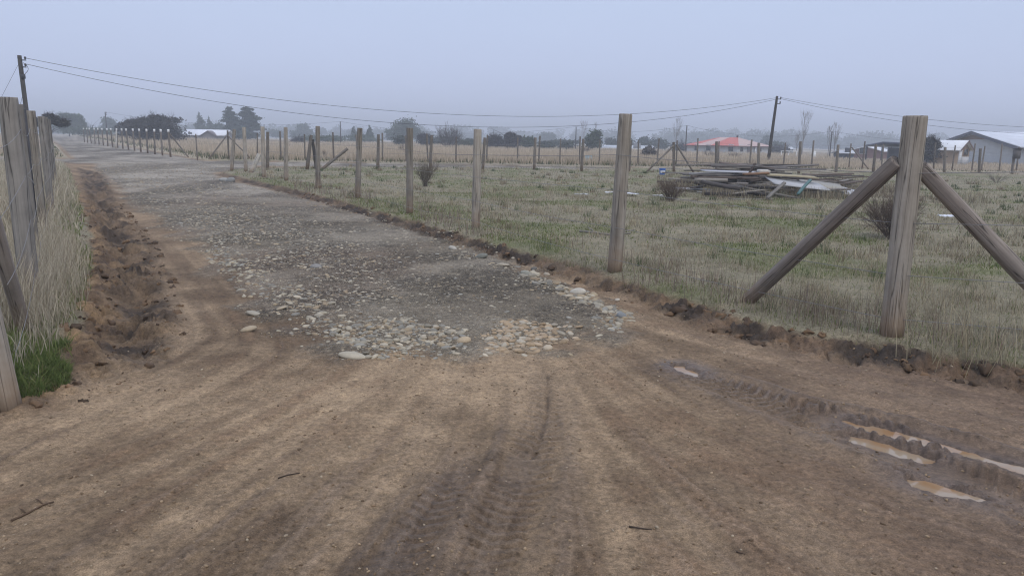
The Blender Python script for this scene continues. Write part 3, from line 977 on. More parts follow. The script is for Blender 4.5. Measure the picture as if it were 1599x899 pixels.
def lot_grass():
    g = np.random.default_rng(21)
    hp = Heap(); hg = Heap()
    for (n, r0, r1, w, seed) in ((150000, 4.5, 11, .0035, 1), (150000, 11, 24, .008, 2), (110000, 24, 58, .02, 3)):
        x, y, r = polar(g, n, r0, r1, -30, 44, 1.4)
        s = sd(x, y, LOT)
        k = s > g.uniform(-.06, .10, n)
        x, y, r, s = x[k], y[k], r[k], s[k]
        pg = fbm(x * .55, y * .55, 110, 4)
        gr = sstep(.47, .68, pg) * .48 + .12 + .25 * np.exp(-((s - .3) / .35) ** 2)
        isg = g.random(len(x)) < gr
        tuft = fbm(x * 2.6, y * 2.6, 121, 3)
        # green turf
        m_ = isg
        c = GREEN[g.integers(0, 4, m_.sum())] * g.uniform(.75, 1.3, (m_.sum(), 1))
        H = (.02 + .04 * g.random(m_.sum())) * (1 + .7 * sstep(.5, .8, tuft[m_]))
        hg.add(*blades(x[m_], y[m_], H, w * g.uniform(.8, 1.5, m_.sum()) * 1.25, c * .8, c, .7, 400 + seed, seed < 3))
        # bleached stems
        big = fbm(x * .85 + 5, y * .85, 122, 3)
        m_ = ~isg & (g.random(len(x)) < .12 + sstep(.3, .6, tuft) * sstep(.30, .58, big))
        c = STRAW[g.integers(0, 5, m_.sum())] * g.uniform(.6, 1.2, (m_.sum(), 1)) * (.62 + .75 * fbm(x * 1.7, y * 1.7, 123, 3)[m_])[:, None]
        H = (.025 + .13 * g.random(m_.sum()) ** 2.8) * (.5 + .9 * sstep(.35, .7, tuft[m_]))
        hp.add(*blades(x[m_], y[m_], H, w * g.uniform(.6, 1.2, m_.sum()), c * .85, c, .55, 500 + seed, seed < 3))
    # brown dead weeds standing along the bank top
    x, y, r = polar(g, 90000, 4.5, 28, -30, 44, 1.3)
    s = sd(x, y, LOT)
    pat = fbm(x * 1.3, y * 1.3, 131, 3)
    k = (s > .02) & (s < .9) & (g.random(len(x)) < sstep(.42, .62, pat) * .5)
    x, y, r = x[k], y[k], r[k]
    c = np.array([(.20, .145, .11), (.25, .19, .145), (.17, .135, .115)])[g.integers(0, 3, len(x))] * g.uniform(.8, 1.2, (len(x), 1))
    hp.add(*blades(x, y, g.uniform(.10, .30, len(x)), np.maximum(.004, r * .0006), c, c * 1.1, .35, 601))
    # tall pale stems in the right corner
    cx, cyy = U(1555, 590)
    n = 130
    x = cx + g.normal(0, .22, n); y = cyy + .25 + g.normal(0, .13, n)
    c = np.array([(.46, .40, .27), (.40, .34, .22)])[g.integers(0, 2, n)] * g.uniform(.8, 1.15, (n, 1))
    hp.add(*blades(x, y, g.uniform(.15, .5, n), g.uniform(.004, .007, n), c * .8, c, .5, 602))
    # small scruffy tufts
    g2 = np.random.default_rng(5)
    for i in range(900):
        x0, y0, r0 = polar(g2, 1, 5, 40, -28, 42, 1.5)
        if sd(x0, y0, LOT)[0] < .15: continue
        n = 26
        x = x0 + g2.normal(0, .05 + .03 * g2.random(), n); y = y0 + g2.normal(0, .06, n)
        t = STRAW[g2.integers(0, 5)] if g2.random() < .7 else np.array((.10, .13, .06))
        c = t * g2.uniform(.7, 1.25, (n, 1))
        hp.add(*blades(x, y, g2.uniform(.05, .20, n), np.full(n, max(.0035, r0[0] * .0006)), c * .85, c, .5, 700 + i))
    # weeds growing round and through the scrap pile
    px_ = np.random.default_rng(6)
    x = px_.uniform(5.4, 13.2, 9000); y = px_.uniform(20.5, 29.5, 9000)
    k = fbm(x * 1.2, y * 1.2, 161, 3) > .52
    x, y = x[k], y[k]
    c = STRAW[px_.integers(0, 5, len(x))] * px_.uniform(.6, 1.1, (len(x), 1))
    hp.add(*blades(x, y, px_.uniform(.12, .42, len(x)), np.full(len(x), .016), c * .85, c, .4, 603))
    o = hp.build('dry_grass', M_GRASS); tag(o, 'bleached dry grass and dead weeds over the fenced lot', 'dry grass', kind='stuff')
    o = hg.build('green_grass', M_GRASS); tag(o, 'short green turf showing through the dry grass of the lot', 'green grass', kind='stuff')
lot_grass()

def verge_grass():
    g = np.random.default_rng(22)
    hp = Heap(); hg = Heap()
    for (n, r0, r1, w, seed) in ((62000, 3.5, 11, .0052, 1), (45000, 11, 40, .013, 2)):
        x, y, r = polar(g, n, r0, r1, -46, -26, 1.2)
        s = sd(x, y, VERGE)
        k = s > g.uniform(-.02, .22, n)
        x, y, r, s = x[k], y[k], r[k], s[k]
        tuft = fbm(x * 2.2, y * 2.2, 141, 3)
        front = sstep(6.0, 5.0, y)
        m_ = (g.random(len(x)) < .15 + .75 * sstep(.35, .6, tuft)) & (g.random(len(x)) > front * .85)
        c = np.array([(.54, .47, .34), (.66, .58, .44), (.34, .285, .20), (.48, .425, .32)])[g.integers(0, 4, m_.sum())] * g.uniform(.75, 1.12, (m_.sum(), 1))
        H = (.15 + .50 * g.random(m_.sum())) * (.5 + .6 * sstep(.3, .7, tuft[m_])) * sstep(-.25, .5, s[m_])
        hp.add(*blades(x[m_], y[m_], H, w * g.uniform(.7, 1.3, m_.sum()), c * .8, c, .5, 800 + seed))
        m_ = g.random(len(x)) < .25 + .3 * (s < .4)
        c = GREEN[g.integers(0, 4, m_.sum())] * g.uniform(.8, 1.3, (m_.sum(), 1))
        hg.add(*blades(x[m_], y[m_], g.uniform(.04, .13, m_.sum()), w * 1.5 * np.ones(m_.sum()), c * .8, c, .8, 810 + seed))
    # lush green tuft round the nearest post
    P = [U(*p) for p in [(-60, 660), (0, 640), (60, 628), (108, 606), (116, 570), (100, 545), (40, 555), (-60, 560)]]
    P = np.array(P)
    x = g.uniform(P[:, 0].min(), P[:, 0].max(), 60000); y = g.uniform(P[:, 1].min(), P[:, 1].max(), 60000)
    k = inpoly(x, y, P) & (g.random(60000) < sstep(.3, .5, fbm(x * 3, y * 3, 142, 3)))
    x, y = x[k][:13000], y[k][:13000]
    c = np.array([(.12, .17, .05), (.17, .21, .07), (.10, .135, .04)])[g.integers(0, 3, len(x))] * g.uniform(.75, 1.25, (len(x), 1))
    hg.add(*blades(x, y, g.uniform(.02, .085, len(x)), g.uniform(.004, .006, len(x)), c * .75, c, 1.0, 820))
    o = hp.build('tall_dry_grass', M_GRASS); tag(o, 'tall bleached grass along the left fence', 'tall dry grass', kind='stuff')
    o = hg.build('green_grass', M_GRASS); tag(o, 'bright green grass at the foot of the left fence', 'green grass', kind='stuff')
verge_grass()

def far_grass():
    g = np.random.default_rng(23)
    hp = Heap()
    for (n, r0, r1, w, h0, h1, seed) in ((120000, 44, 80, .05, .35, .75, 1), (90000, 80, 220, .14, .4, .8, 2)):
        x, y, r = polar(g, n, r0, r1, -39, 41, 1.6)
        cr = sd(x, y, CROSS); fr = sd(x, y, FARROAD)
        k = (np.maximum(cr, fr) < -.35 - 1.0 * g.random(n)) & (y > 44)
        x, y, r = x[k], y[k], r[k]
        edge = sstep(.2, 3.0, -np.maximum(sd(x, y, CROSS), sd(x, y, FARROAD)))
        pat = fbm(x * .12, y * .12, 151, 3)
        right = sstep(.32, .5, x / y)
        c = np.array([(.54, .45, .33), (.62, .52, .39), (.46, .375, .27)])[g.integers(0, 3, len(x))] * g.uniform(.8, 1.12, (len(x), 1))
        low = (edge < .55) & (g.random(len(x)) < .75)
        c[low] = np.array((.12, .13, .065)) * g.uniform(.8, 1.3, (low.sum(), 1))
        H = g.uniform(h0, h1, len(x)) * (.25 + .75 * edge) * (.55 + .8 * pat) * (1 - .6 * right)
        hp.add(*blades(x, y, H, w * g.uniform(.7, 1.3, len(x)), c * .85, c, .3, 900 + seed, False))
    # left of the crossing, near side rough grass
    o = hp.build('field_grass', M_GRASS); tag(o, 'tan dry grass of the fields beyond the cross road', 'field grass', kind='stuff')
far_grass()

# ------------------------------------------------------------------ fences
def log_mesh(name, L, r0, r1, seed, sides=16, rings=12, bow=.0):
    """round timber along +Z, slightly irregular, sawn ends"""
    g = np.random.default_rng(seed)
    V = []; Q = []; T = []
    zs = np.linspace(0, L, rings)
    fl = g.normal(0, .035, (3, 2))
    knots = [(g.uniform(0, 6.28), g.uniform(.1, .9) * L, g.uniform(.02, .05)) for _ in range(3)]
    bx, by = g.normal(0, bow, 2)
    zz = list(zs[:-1]) + [L - .012, L]
    for i, z in enumerate(zz):
        t = z / L
        r = r0 + (r1 - r0) * t
        if i == len(zz) - 1: r *= .955
        for k in range(sides):
            a = 2 * math.pi * k / sides
            q = 1 + sum(fl[j, 0] * math.cos((j + 2) * a + fl[j, 1] * 40 + z * 1.2) for j in range(3))
            for ka, kz, kh in knots:
                da = (a - ka + math.pi) % (2 * math.pi) - math.pi
                q += kh * math.exp(-(da / .5) ** 2 - ((z - kz) / .07) ** 2)
            V.append((math.cos(a) * r * q + bx * 4 * t * (1 - t), math.sin(a) * r * q + by * 4 * t * (1 - t), z))
    n = len(zz)
    for i in range(n - 1):
        for k in range(sides):
            Q.append((i * sides + k, i * sides + (k + 1) % sides, (i + 1) * sides + (k + 1) % sides, (i + 1) * sides + k))
    V.append((0, 0, L - .003)); V.append((0, 0, 0))
    for k in range(sides):
        T.append((n * sides, (n - 1) * sides + k, (n - 1) * sides + (k + 1) % sides))
        T.append((n * sides + 1, (k + 1) % sides, k))
    me = mesh_np(name, V, [np.array(Q), np.array(T)])
    # crisp sawn top
    sm = np.ones(len(me.polygons), bool); sm[len(Q):] = False
    me.polygons.foreach_set('use_smooth', sm)
    return me

def put_log(name, p0, p1, r0, r1, mat, parent, seed, label=None, sides=16, bow=0.0, mesh=None):
    p0 = Vector(p0); p1 = Vector(p1)
    d = p1 - p0
    me = mesh or log_mesh(name, d.length, r0, r1, seed, sides, 12 if sides > 10 else 5, bow)
    o = link(name, me, mat, parent)
    o.rotation_mode = 'QUATERNION'
    q = d.to_track_quat('Z', 'Y')
    o.rotation_quaternion = q
    o.location = p0 - (parent.location if parent else Vector((0, 0, 0)))
    if label: o['label'] = label
    return o

def post_from_px(top, base, name, rad, mat, parent, seed, label=None, sides=16, zg=.12):
    """post whose foot is where the photo shows it and whose height is scaled by its distance"""
    x, y = U(base[0], base[1], zg)
    z0 = tz(x, y)
    d = ray(*top)
    # point on the view ray of the top at the same forward distance
    t = y / d.y
    h = CAM_H + d.z * t
    lean = d.x * t - x
    return put_log(name, (x - lean * .1, y, z0 - .06), (x + lean, y, h), rad * 1.06, rad * .95, mat, parent, seed, label, sides), (x, y, z0, h, lean)

def wire_strand(parent, pts, r, seed, name='wire', sag=.02):
    g = np.random.default_rng(seed)
    P = []
    for a, b in zip(pts[:-1], pts[1:]):
        a = Vector(a); b = Vector(b)
        n = 7
        s = sag * g.uniform(.2, 1.4)
        for i in range(n):
            t = i / n
            p = a.lerp(b, t); p.z -= s * 4 * t * (1 - t)
            P.append(p - parent.location)
    P.append(Vector(pts[-1]) - parent.location)
    mb = MB(); mb.tube([tuple(p) for p in P], r, 4)
    return mb.build(name, M_WIRE, parent, smooth=True)

# --- lot fence along the gravel road, with the braced corner
f0 = U(1390, 522, .12)
fence = empty('wire_fence', (f0[0], f0[1], 0), 'post and wire fence right of the gravel road, ending in a braced corner post', 'fence', 'post and wire fences')
POSTS = [((1430, 181), (1391, 524), .087, 'thick weathered corner post with a brace on each side'), ((977, 178), (960, 424), .079, 'thick weathered post standing alone in the middle of the view'),
         ((746, 202), (743, 358), .068, None), ((640, 200), (640, 334), .066, None), ((562, 200), (559, 309), .066, None), ((496, 197), (497, 295), .07, None),
         ((446, 199), (447, 283), .07, None), ((410, 198), (412, 277), .075, None), ((381, 199), (384, 268), .075, None), ((366, 202), (362, 267), .07, None)]
info = []
for i, (t, b, r, lab) in enumerate(POSTS):
    _, inf = post_from_px(t, b, 'post', r, M_POST, fence, 30 + i, lab)
    info.append(inf)
cx, cyy, cz, ch, cl = info[0]
bx, by = U(1165, 470, .12)
put_log('brace', (bx - .06, by, tz(bx, by) - .08), (cx + cl * .72 - .09, cyy + .02, zpix(1402, 252, cyy)), .066, .062, M_BRACE, fence, 71, 'dark round brace leaning left to right against the corner post')
# the other brace runs along the fence beside the near road
ex, ey = 4.56, 5.62
put_log('brace', (ex, ey, tz(ex, ey) - .08), (cx + cl * .72 + .08, cyy + .0, zpix(1440, 262, cyy)), .066, .062, M_BRACE, fence, 72, 'dark round brace falling away to the right of the corner post')
for j, (hx, hy) in enumerate(((6.2, 4.6), (8.3, 3.0))):
    put_log('post', (hx, hy, tz(hx, hy) - .05), (hx + .03, hy, tz(hx, hy) + 1.88), .075, .07, M_POST, fence, 80 + j)
right_posts = [(6.2, 4.6), (8.3, 3.0)]
for j, hgt in enumerate((.16, .55, 1.0, 1.42)):
    pts = []
    for (x, y, z0, h, lean) in info[::-1]:
        f = hgt / 1.9
        off = -.075
        pts.append((x + lean * f + off * .86, y + off * .5, z0 + hgt * (h - z0) / 1.9))
    pts += [(hx, hy - .08, tz(hx, hy) + hgt) for hx, hy in right_posts]
    wire_strand(fence, pts, .0027, 90 + j)

# --- left fence
l0 = U(12, 610, .12)
lf = empty('wire_fence', (l0[0], l0[1], 0), 'weathered post and wire fence in the tall grass on the left verge', 'fence', 'post and wire fences')
linfo = []
# (column of the post head, its height in the photo, forward distance, radius)
p, inf = post_from_px((-100, 125), (9, 609), 'post', .062, M_POST, lf, 101, 'nearest post, only its earth stained foot in view')
linfo.append(inf)
for i, (hx, hy, dist, r) in enumerate([(12, 152, 6.3, .073), (31, 163, 8.2, .034), (48, 173, 10.6, .056), (64, 182, 13.6, .055), (71, 183, 17.5, .05), (76, 186, 22.5, .05)]):
    d = ray(hx, hy); x = d.x / d.y * dist; h = CAM_H + d.z / d.y * dist
    z0 = tz(x, dist)
    put_log('post', (x + .01, dist, z0 - .06), (x, dist, h), r * 1.05, r * .96, M_POST if i == 2 else M_GREYPOST, lf, 110 + i)
    linfo.append((x, dist, z0, h, 0))
# brace between the nearest post and the ground, dark
nx0, ny0, nz0, nh, nl = linfo[0]
gx, gy = U(40, 515, .12)
d = ray(-62, 170); tt = (ny0 + .5) / d.y
put_log('brace', (gx, gy, tz(gx, gy) - .05), (d.x * tt, ny0 + .5, CAM_H + d.z * tt), .055, .052, M_BRACE, lf, 131, 'dark brace sloping out of view at the left edge')
for j, hgt in enumerate((.34, .75, 1.12, 1.5)):
    pts = [(x + .08, y, z0 + hgt) for (x, y, z0, h, l) in linfo]
    wire_strand(lf, pts, .0019, 140 + j, sag=.05)
# curled loose end and an iron rod
d = ray(38, 290); t = 7.0 / d.y
c0 = Vector((d.x * t, 7.0, CAM_H + d.z * t)) - lf.location
mb = MB()
pts = [c0 + Vector((.10 * math.cos(a) * (1 - a / 14), 0, .13 * math.sin(a) * (1 - a / 14))) + Vector((-.02 * a, .0, -.01 * a)) for a in np.linspace(0, 7.5, 26)]
mb.tube([tuple(p) for p in pts], .003, 5)
mb.build('loose_wire', M_WIRE, lf, smooth=True)
d = ray(39, 171); t = 9.6 / d.y; d2 = ray(48, 255); t2 = 9.6 / d2.y
mb = MB(); mb.tube([tuple(Vector((d2.x * t2, 9.6, CAM_H + d2.z * t2)) - lf.location - Vector((0, 0, .9))), tuple(Vector((d.x * t, 9.6, CAM_H + d.z * t)) - lf.location)], .011, 6)
mb.build('iron_rod', M_CABLE, lf)

# --- back fence of the lot, on the near side of the cross road
b0 = at(418, 41)
bf = empty('wire_fence', (b0[0], b0[1], 0), 'post and wire fence closing the back of the lot before the cross road', 'fence', 'post and wire fences')
BACK = [((418, 206), (418, 264)), ((486, 211), (480, 265)), ((591, 210), (590, 264)), ((674, 211), (672, 264)), ((757, 215), (754, 266)), ((836, 215), (834, 266)),
        ((911, 217), (908, 267)), ((985, 219), (982, 268)), ((1052, 222), (1052, 269)), ((1119, 221), (1118, 270)), ((1185, 223), (1184, 271)), ((1250, 221), (1247, 272)),
        ((1309, 226), (1305, 272)), ((1368, 225), (1363, 272)), ((1476, 230), (1474, 273)), ((1531, 232), (1528, 274)), ((1584, 236), (1580, 274))]
binfo = []
for i, (t, b) in enumerate(BACK):
    _, inf = post_from_px(t, b, 'post', .072, M_FARPOST, bf, 150 + i, 'leaning post by the crossing' if i == 1 else None, 10, .12)
    binfo.append(inf)
x, y, z0, h, l = binfo[8]
for sx_, dx in ((-1, -1.45), (1, 1.1)):
    put_log('brace', (x + dx, y - .05 + .2 * (sx_ > 0), tz(x + dx, y) - .05), (x + sx_ * .06, y - .03, z0 + 1.35), .05, .045, M_FARPOST, bf, 170 + sx_, None, 10)
for j, hgt in enumerate((.3, .75, 1.25)):
    wire_strand(bf, [(x + l * hgt / 1.9, y - .08, z0 + hgt) for (x, y, z0, h, l) in binfo[2:]], .004, 180 + j)
# broken pieces near the crossing: things of their own
def loose_log(top, bot, dist_top, dist_bot, r, mat, seed, name, label, cat, group=None, zlift=0):
    a = U(bot[0], bot[1], .1); za = tz(*a)
    dt = ray(*top); t = dist_top(a[1]) / dt.y
    p1 = Vector((dt.x * t, dt.y * t, CAM_H + dt.z * t))
    root_loc = Vector((a[0], a[1], za))
    d = p1 - root_loc
    me = log_mesh(name, d.length + .08, r, r * .95, seed, 12, 6)
    o = link(name, me, mat)
    o.rotation_mode = 'QUATERNION'; o.rotation_quaternion = d.to_track_quat('Z', 'Y')
    o.location = root_loc - d.normalized() * .08
    return tag(o, label, cat, group)
loose_log((405, 241), (392, 271), lambda y: y + .3, None, .10, M_PALEWOOD, 191, 'leaning_post', 'short pale broken post leaning among the fence posts by the crossing', 'post', 'broken posts by the crossing')
loose_log((488, 218), (494, 265), lambda y: y, None, .075, M_POLE, 192, 'leaning_post', 'dark thin post leaning against another post by the cross road', 'post', 'broken posts by the crossing')
loose_log((543, 232), (503, 265), lambda y: y + .2, None, .07, M_FARPOST, 193, 'fallen_brace', 'brown brace log still slanting up with no post at its top', 'brace log', 'broken posts by the crossing')

# --- fence on the far side of the cross road
c0 = at(264, 53)
ff = empty('wire_fence', (c0[0], c0[1], 0), 'long thin post fence along the tan field beyond the cross road', 'fence', 'post and wire fences')
cols_px = [306, 355, 400, 437, 475, 520, 558, 597, 634, 668, 712, 760, 809, 842, 875, 906, 937, 968, 998, 1028, 1058, 1090, 1124, 1173, 1226, 1270, 1329, 1350, 1380, 1412, 1440, 1462, 1491, 1522, 1537, 1565, 1592]
me_a = log_mesh('post', 1.85, .055, .05, 201, 10, 5); me_b = log_mesh('post', 1.7, .048, .044, 202, 10, 5)
finfo = []
g = np.random.default_rng(31)
for i, px in enumerate(cols_px):
    x0 = (px - 800) / FPX
    yy = 49.6 + .045 * (x0 * 50)
    x, y = at(px, yy + .3 * g.random())
    z0 = tz(x, y)
    o = link('post', me_a if i % 2 else me_b, M_FARPOST, ff)
    o.location = (x - ff.location.x, y - ff.location.y, z0 - .05)
    o.rotation_euler = (g.normal(0, .02), g.normal(0, .025), g.uniform(0, 6))
    finfo.append((x, y, z0))
for k, (dx, top) in ((1, (-1.25, 1.45)), (1, (1.55, 1.45)), (26, (-.1, 1.4))):
    x, y, z0 = finfo[k]
    if k == 26: dx = 1.3
    put_log('brace', (x + dx, y - .1, z0 - .03), (x + math.copysign(.05, dx), y - .02, z0 + top), .045, .042, M_FARPOST, ff, 210 + k, None, 10)
for j, hgt in enumerate((.5, 1.0, 1.5)):
    wire_strand(ff, [(x, y - .07, z0 + hgt) for (x, y, z0) in finfo], .004, 220 + j)

# --- fence with white painted post tops, along the road beyond the crossing
w0 = at(264, 53.5)
wf = empty('wire_fence', (w0[0], w0[1], 0), 'fence of white tipped posts following the road beyond the crossing', 'fence', 'post and wire fences')
me_w = log_mesh('post', 1.95, .07, .065, 231, 10, 5)
wt = MB(); wt.tube([(0, 0, 1.74), (0, 0, 1.955)], .0745, 10)
cap_me = None
prev = []
vx, vy = -.565, .825
g = np.random.default_rng(33)
for i in range(17):
    s = i * 3.1 + .05 * i * i
    x, y = w0[0] + vx * s * 1.0, w0[1] + vy * s
    z0 = tz(x, y)
    o = link('post', me_w, M_FARPOST, wf)
    o.location = (x - w0[0], y - w0[1], z0 - .03)
    o.rotation_euler = (g.normal(0, .02), g.normal(0, .03), 0)
    if cap_me is None:
        c = wt.build('white_tip', M_WHITE, o); cap_me = c.data
    else:
        c = link('white_tip', cap_me, M_WHITE, o)
    prev.append((x, y, z0))
x, y, z0 = prev[0]
put_log('brace', (x + 1.45, y - .3, z0 - .05), (x + .06, y, z0 + 1.6), .05, .045, M_FARPOST, wf, 240, None, 10)
x, y, z0 = prev[8]
put_log('brace', (x + .5, y - 1.3, z0 - .05), (x + .03, y - .06, z0 + 1.7), .06, .055, M_PALEWOOD, wf, 241, None, 10)
for j, hgt in enumerate((.6, 1.2)):
    wire_strand(wf, [(x - .07, y, z0 + hgt) for (x, y, z0) in prev], .004, 250 + j)

# ------------------------------------------------------------------ utility poles and cables
def pole(px, top, dist, base_r, label, kit=True, group='utility poles', lean=0.0, sides=12):
    x, y = at(px, dist)
    z0 = tz(x, y)
    h = zpix(px, top, dist) - z0
    root = empty('utility_pole', (x, y, z0), label, 'utility pole', group)
    me = log_mesh('shaft', h + .1, base_r, base_r * .68, int(px), sides, 8)
    o = link('shaft', me, M_POLE, root); o.location = (-lean * h, 0, -.1)
    o.rotation_euler = (0, math.atan(lean), 0)
    if kit:
        mb = MB(); mb.box((.16, -.02, h - .22), (.3, .05, .05)); mb.box((.16, -.02, h - .55), (.26, .05, .05))
        br = mb.build('bracket', M_CABLE, root)
        for zz, xx in ((h - .18, .28), (h - .51, .26)):
            mb = MB(); mb.tube([(xx, -.02, zz), (xx, -.02, zz + .05), (xx, -.02, zz + .1), (xx, -.02, zz + .13)], [.035, .05, .05, .02], 8)
            mb.build('insulator', M_CABLE, br, smooth=True)
    return root, Vector((x, y, z0 + h))
pl, ptL = pole(43, 87, 38, .13, 'dark utility pole behind the left fence posts, with guy wires', lean=-.02)
for k, (ex_, ez) in enumerate(((-3.4, 0.0), (-1.5, 0.0))):
    mb = MB(); h = ptL.z - pl.location.z
    mb.tube([(ex_, .4, .0), (-.05, 0, h - (.35 if k == 0 else 1.9))], .008, 4)
    mb.build('guy_wire', M_CABLE, pl)
mb = MB()
mb.tube([(.22, -.05, ptL.z - pl.location.z - .6 - .5 * t - .25 * math.sin(3.14 * t)) if False else (.18 + .22 * math.sin(3.14 * t), -.05, ptL.z - pl.location.z - .35 - .55 * t) for t in np.linspace(0, 1, 9)], .012, 4)
mb.build('jumper_cable', M_CABLE, pl)
mb = MB(); mb.box((.12, -.06, ptL.z - pl.location.z - 1.0), (.16, .1, .22)); mb.build('connector_box', M_CABLE, pl)
pr, ptR = pole(1207, 150, 56, .13, 'tall dark utility pole behind the scrap pile, beside the red roofed house', lean=.055)
ptR = ptR + Vector((.12, 0, 0))
pD, ptD = pole(1071, 196, 120, .11, 'distant pole to the left of the red roofed house', False)
pE, ptE = pole(899, 198, 128, .11, 'distant pole beside the dark green tree', False)
pF, ptF = pole(532, 190, 130, .11, 'distant pole above the tan field, left of centre', False)
pG, ptG = pole(1297, 205, 118, .11, 'distant pole beside the twin bare poplars', True)
pH, ptH = pole(167, 175, 150, .13, 'far pole above the road where it vanishes', True)
pI, ptI = pole(1392, 226, 120, .10, 'short pole peeping over the carport roof', False)
pJ, ptJ = pole(771, 203, 170, .10, 'slim far pole above the central bushes', False)

def cable(a, b, sag, label, r=.011, n=48):
    a = Vector(a); b = Vector(b)
    loc = a.copy()
    mb = MB()
    P = []
    for i in range(n + 1):
        t = i / n
        p = a.lerp(b, t); p.z -= sag * 4 * t * (1 - t)
        P.append(tuple(p - loc))
    mb.tube(P, r, 5)
    o = mb.build('overhead_cable', M_CABLE, None, loc, smooth=True)
    return tag(o, label, 'overhead cable', 'overhead cables')
ptR = Vector((ptR.x, ptR.y, ptR.z))
cable(ptL + Vector((.28, 0, -.12)), ptR + Vector((-.1, 0, -.12)), 2.0, 'upper of the two long sagging cables across the road')
cable(ptL + Vector((.26, 0, -.40)), ptR + Vector((-.1, 0, -.22)), 2.5, 'lower of the two long sagging cables across the road')
offR = Vector(at(1800, 60) + (zpix(1800, 208, 60),))
cable(ptR + Vector((.1, 0, -.1)), offR + Vector((0, 0, .35)), .75, 'upper of the two cables running right over the big grey house')
cable(ptR + Vector((.1, 0, -.18)), offR, 1.0, 'lower of the two cables running right over the big grey house')
cable(ptF, ptE, 1.5, 'thin distant cable left of the middle posts', .014)
cable(ptE, ptD, .9, 'thin distant cable left of the red roofed house', .014)
cable(ptD, ptG, 1.2, 'thin distant cable above the red roof', .014)
offG = Vector(at(1640, 118) + (zpix(1640, 212, 118),))
cable(ptG, offG, 1.3, 'thin distant cable right of the twin poplars', .014)
cable(ptH, ptF + Vector((0, 0, 0)), 1.4, 'thin far cable above the conifers', .014)

# ------------------------------------------------------------------ trees and shrubs
def leafball(g, lobes, n, size, cols, shell=.55):
    """leaf clumps spread through ellipsoid lobes: (cx,cy,cz,rx,ry,rz)"""
    lobes = np.array(lobes, float)
    vol = np.cbrt(lobes[:, 3] * lobes[:, 4] * lobes[:, 5]) ** 2
    which = g.choice(len(lobes), n, p=vol / vol.sum())
    L = lobes[which]
    d = g.normal(size=(n, 3)); d /= np.linalg.norm(d, axis=1, keepdims=True)
    rr = (shell + (1 - shell) * g.random(n)) * (1 + .20 * g.normal(size=n))
    P = L[:, :3] + d * L[:, 3:] * rr[:, None]
    a = g.normal(size=(n, 3)); a /= np.linalg.norm(a, axis=1, keepdims=True)
    b = np.cross(a, g.normal(size=(n, 3))); b /= np.linalg.norm(b, axis=1, keepdims=True)
    s = size * g.uniform(.5, 1.4, (n, 1))
    V = np.stack([P + a * s, P + b * s * .6, P - a * s, P - b * s * .6], 1).reshape(-1, 3)
    F = np.arange(n * 4).reshape(-1, 4)
    c = np.array(cols)[g.integers(0, len(cols), n)] * g.uniform(.65, 1.35, (n, 1))
    return V, F, np.repeat(c, 4, 0)

def trunk(mb, h, r, g, branches, spread, col):
    mb.tube([(0, 0, -.2), (g.normal(0, .05) * h * .1, 0, h * .5), (g.normal(0, .1) * h * .15, 0, h)], [r, r * .75, r * .4], 7, col=col)
    for i in range(branches):
        a = g.uniform(0, 6.28); z = h * g.uniform(.45, .95); l = spread * g.uniform(.5, 1)
        mb.tube([(0, 0, z), (math.cos(a) * l * .5, math.sin(a) * l * .5, z + l * .35), (math.cos(a) * l, math.sin(a) * l, z + l * .55)], [r * .45, r * .28, r * .1], 5, col=col)

DARKG = [(.045, .06, .035), (.06, .075, .04), (.035, .05, .03)]
MIDG = [(.06, .085, .04), (.08, .10, .05), (.045, .07, .035)]
ESP = [(.05, .045, .04), (.065, .06, .045), (.04, .04, .038)]

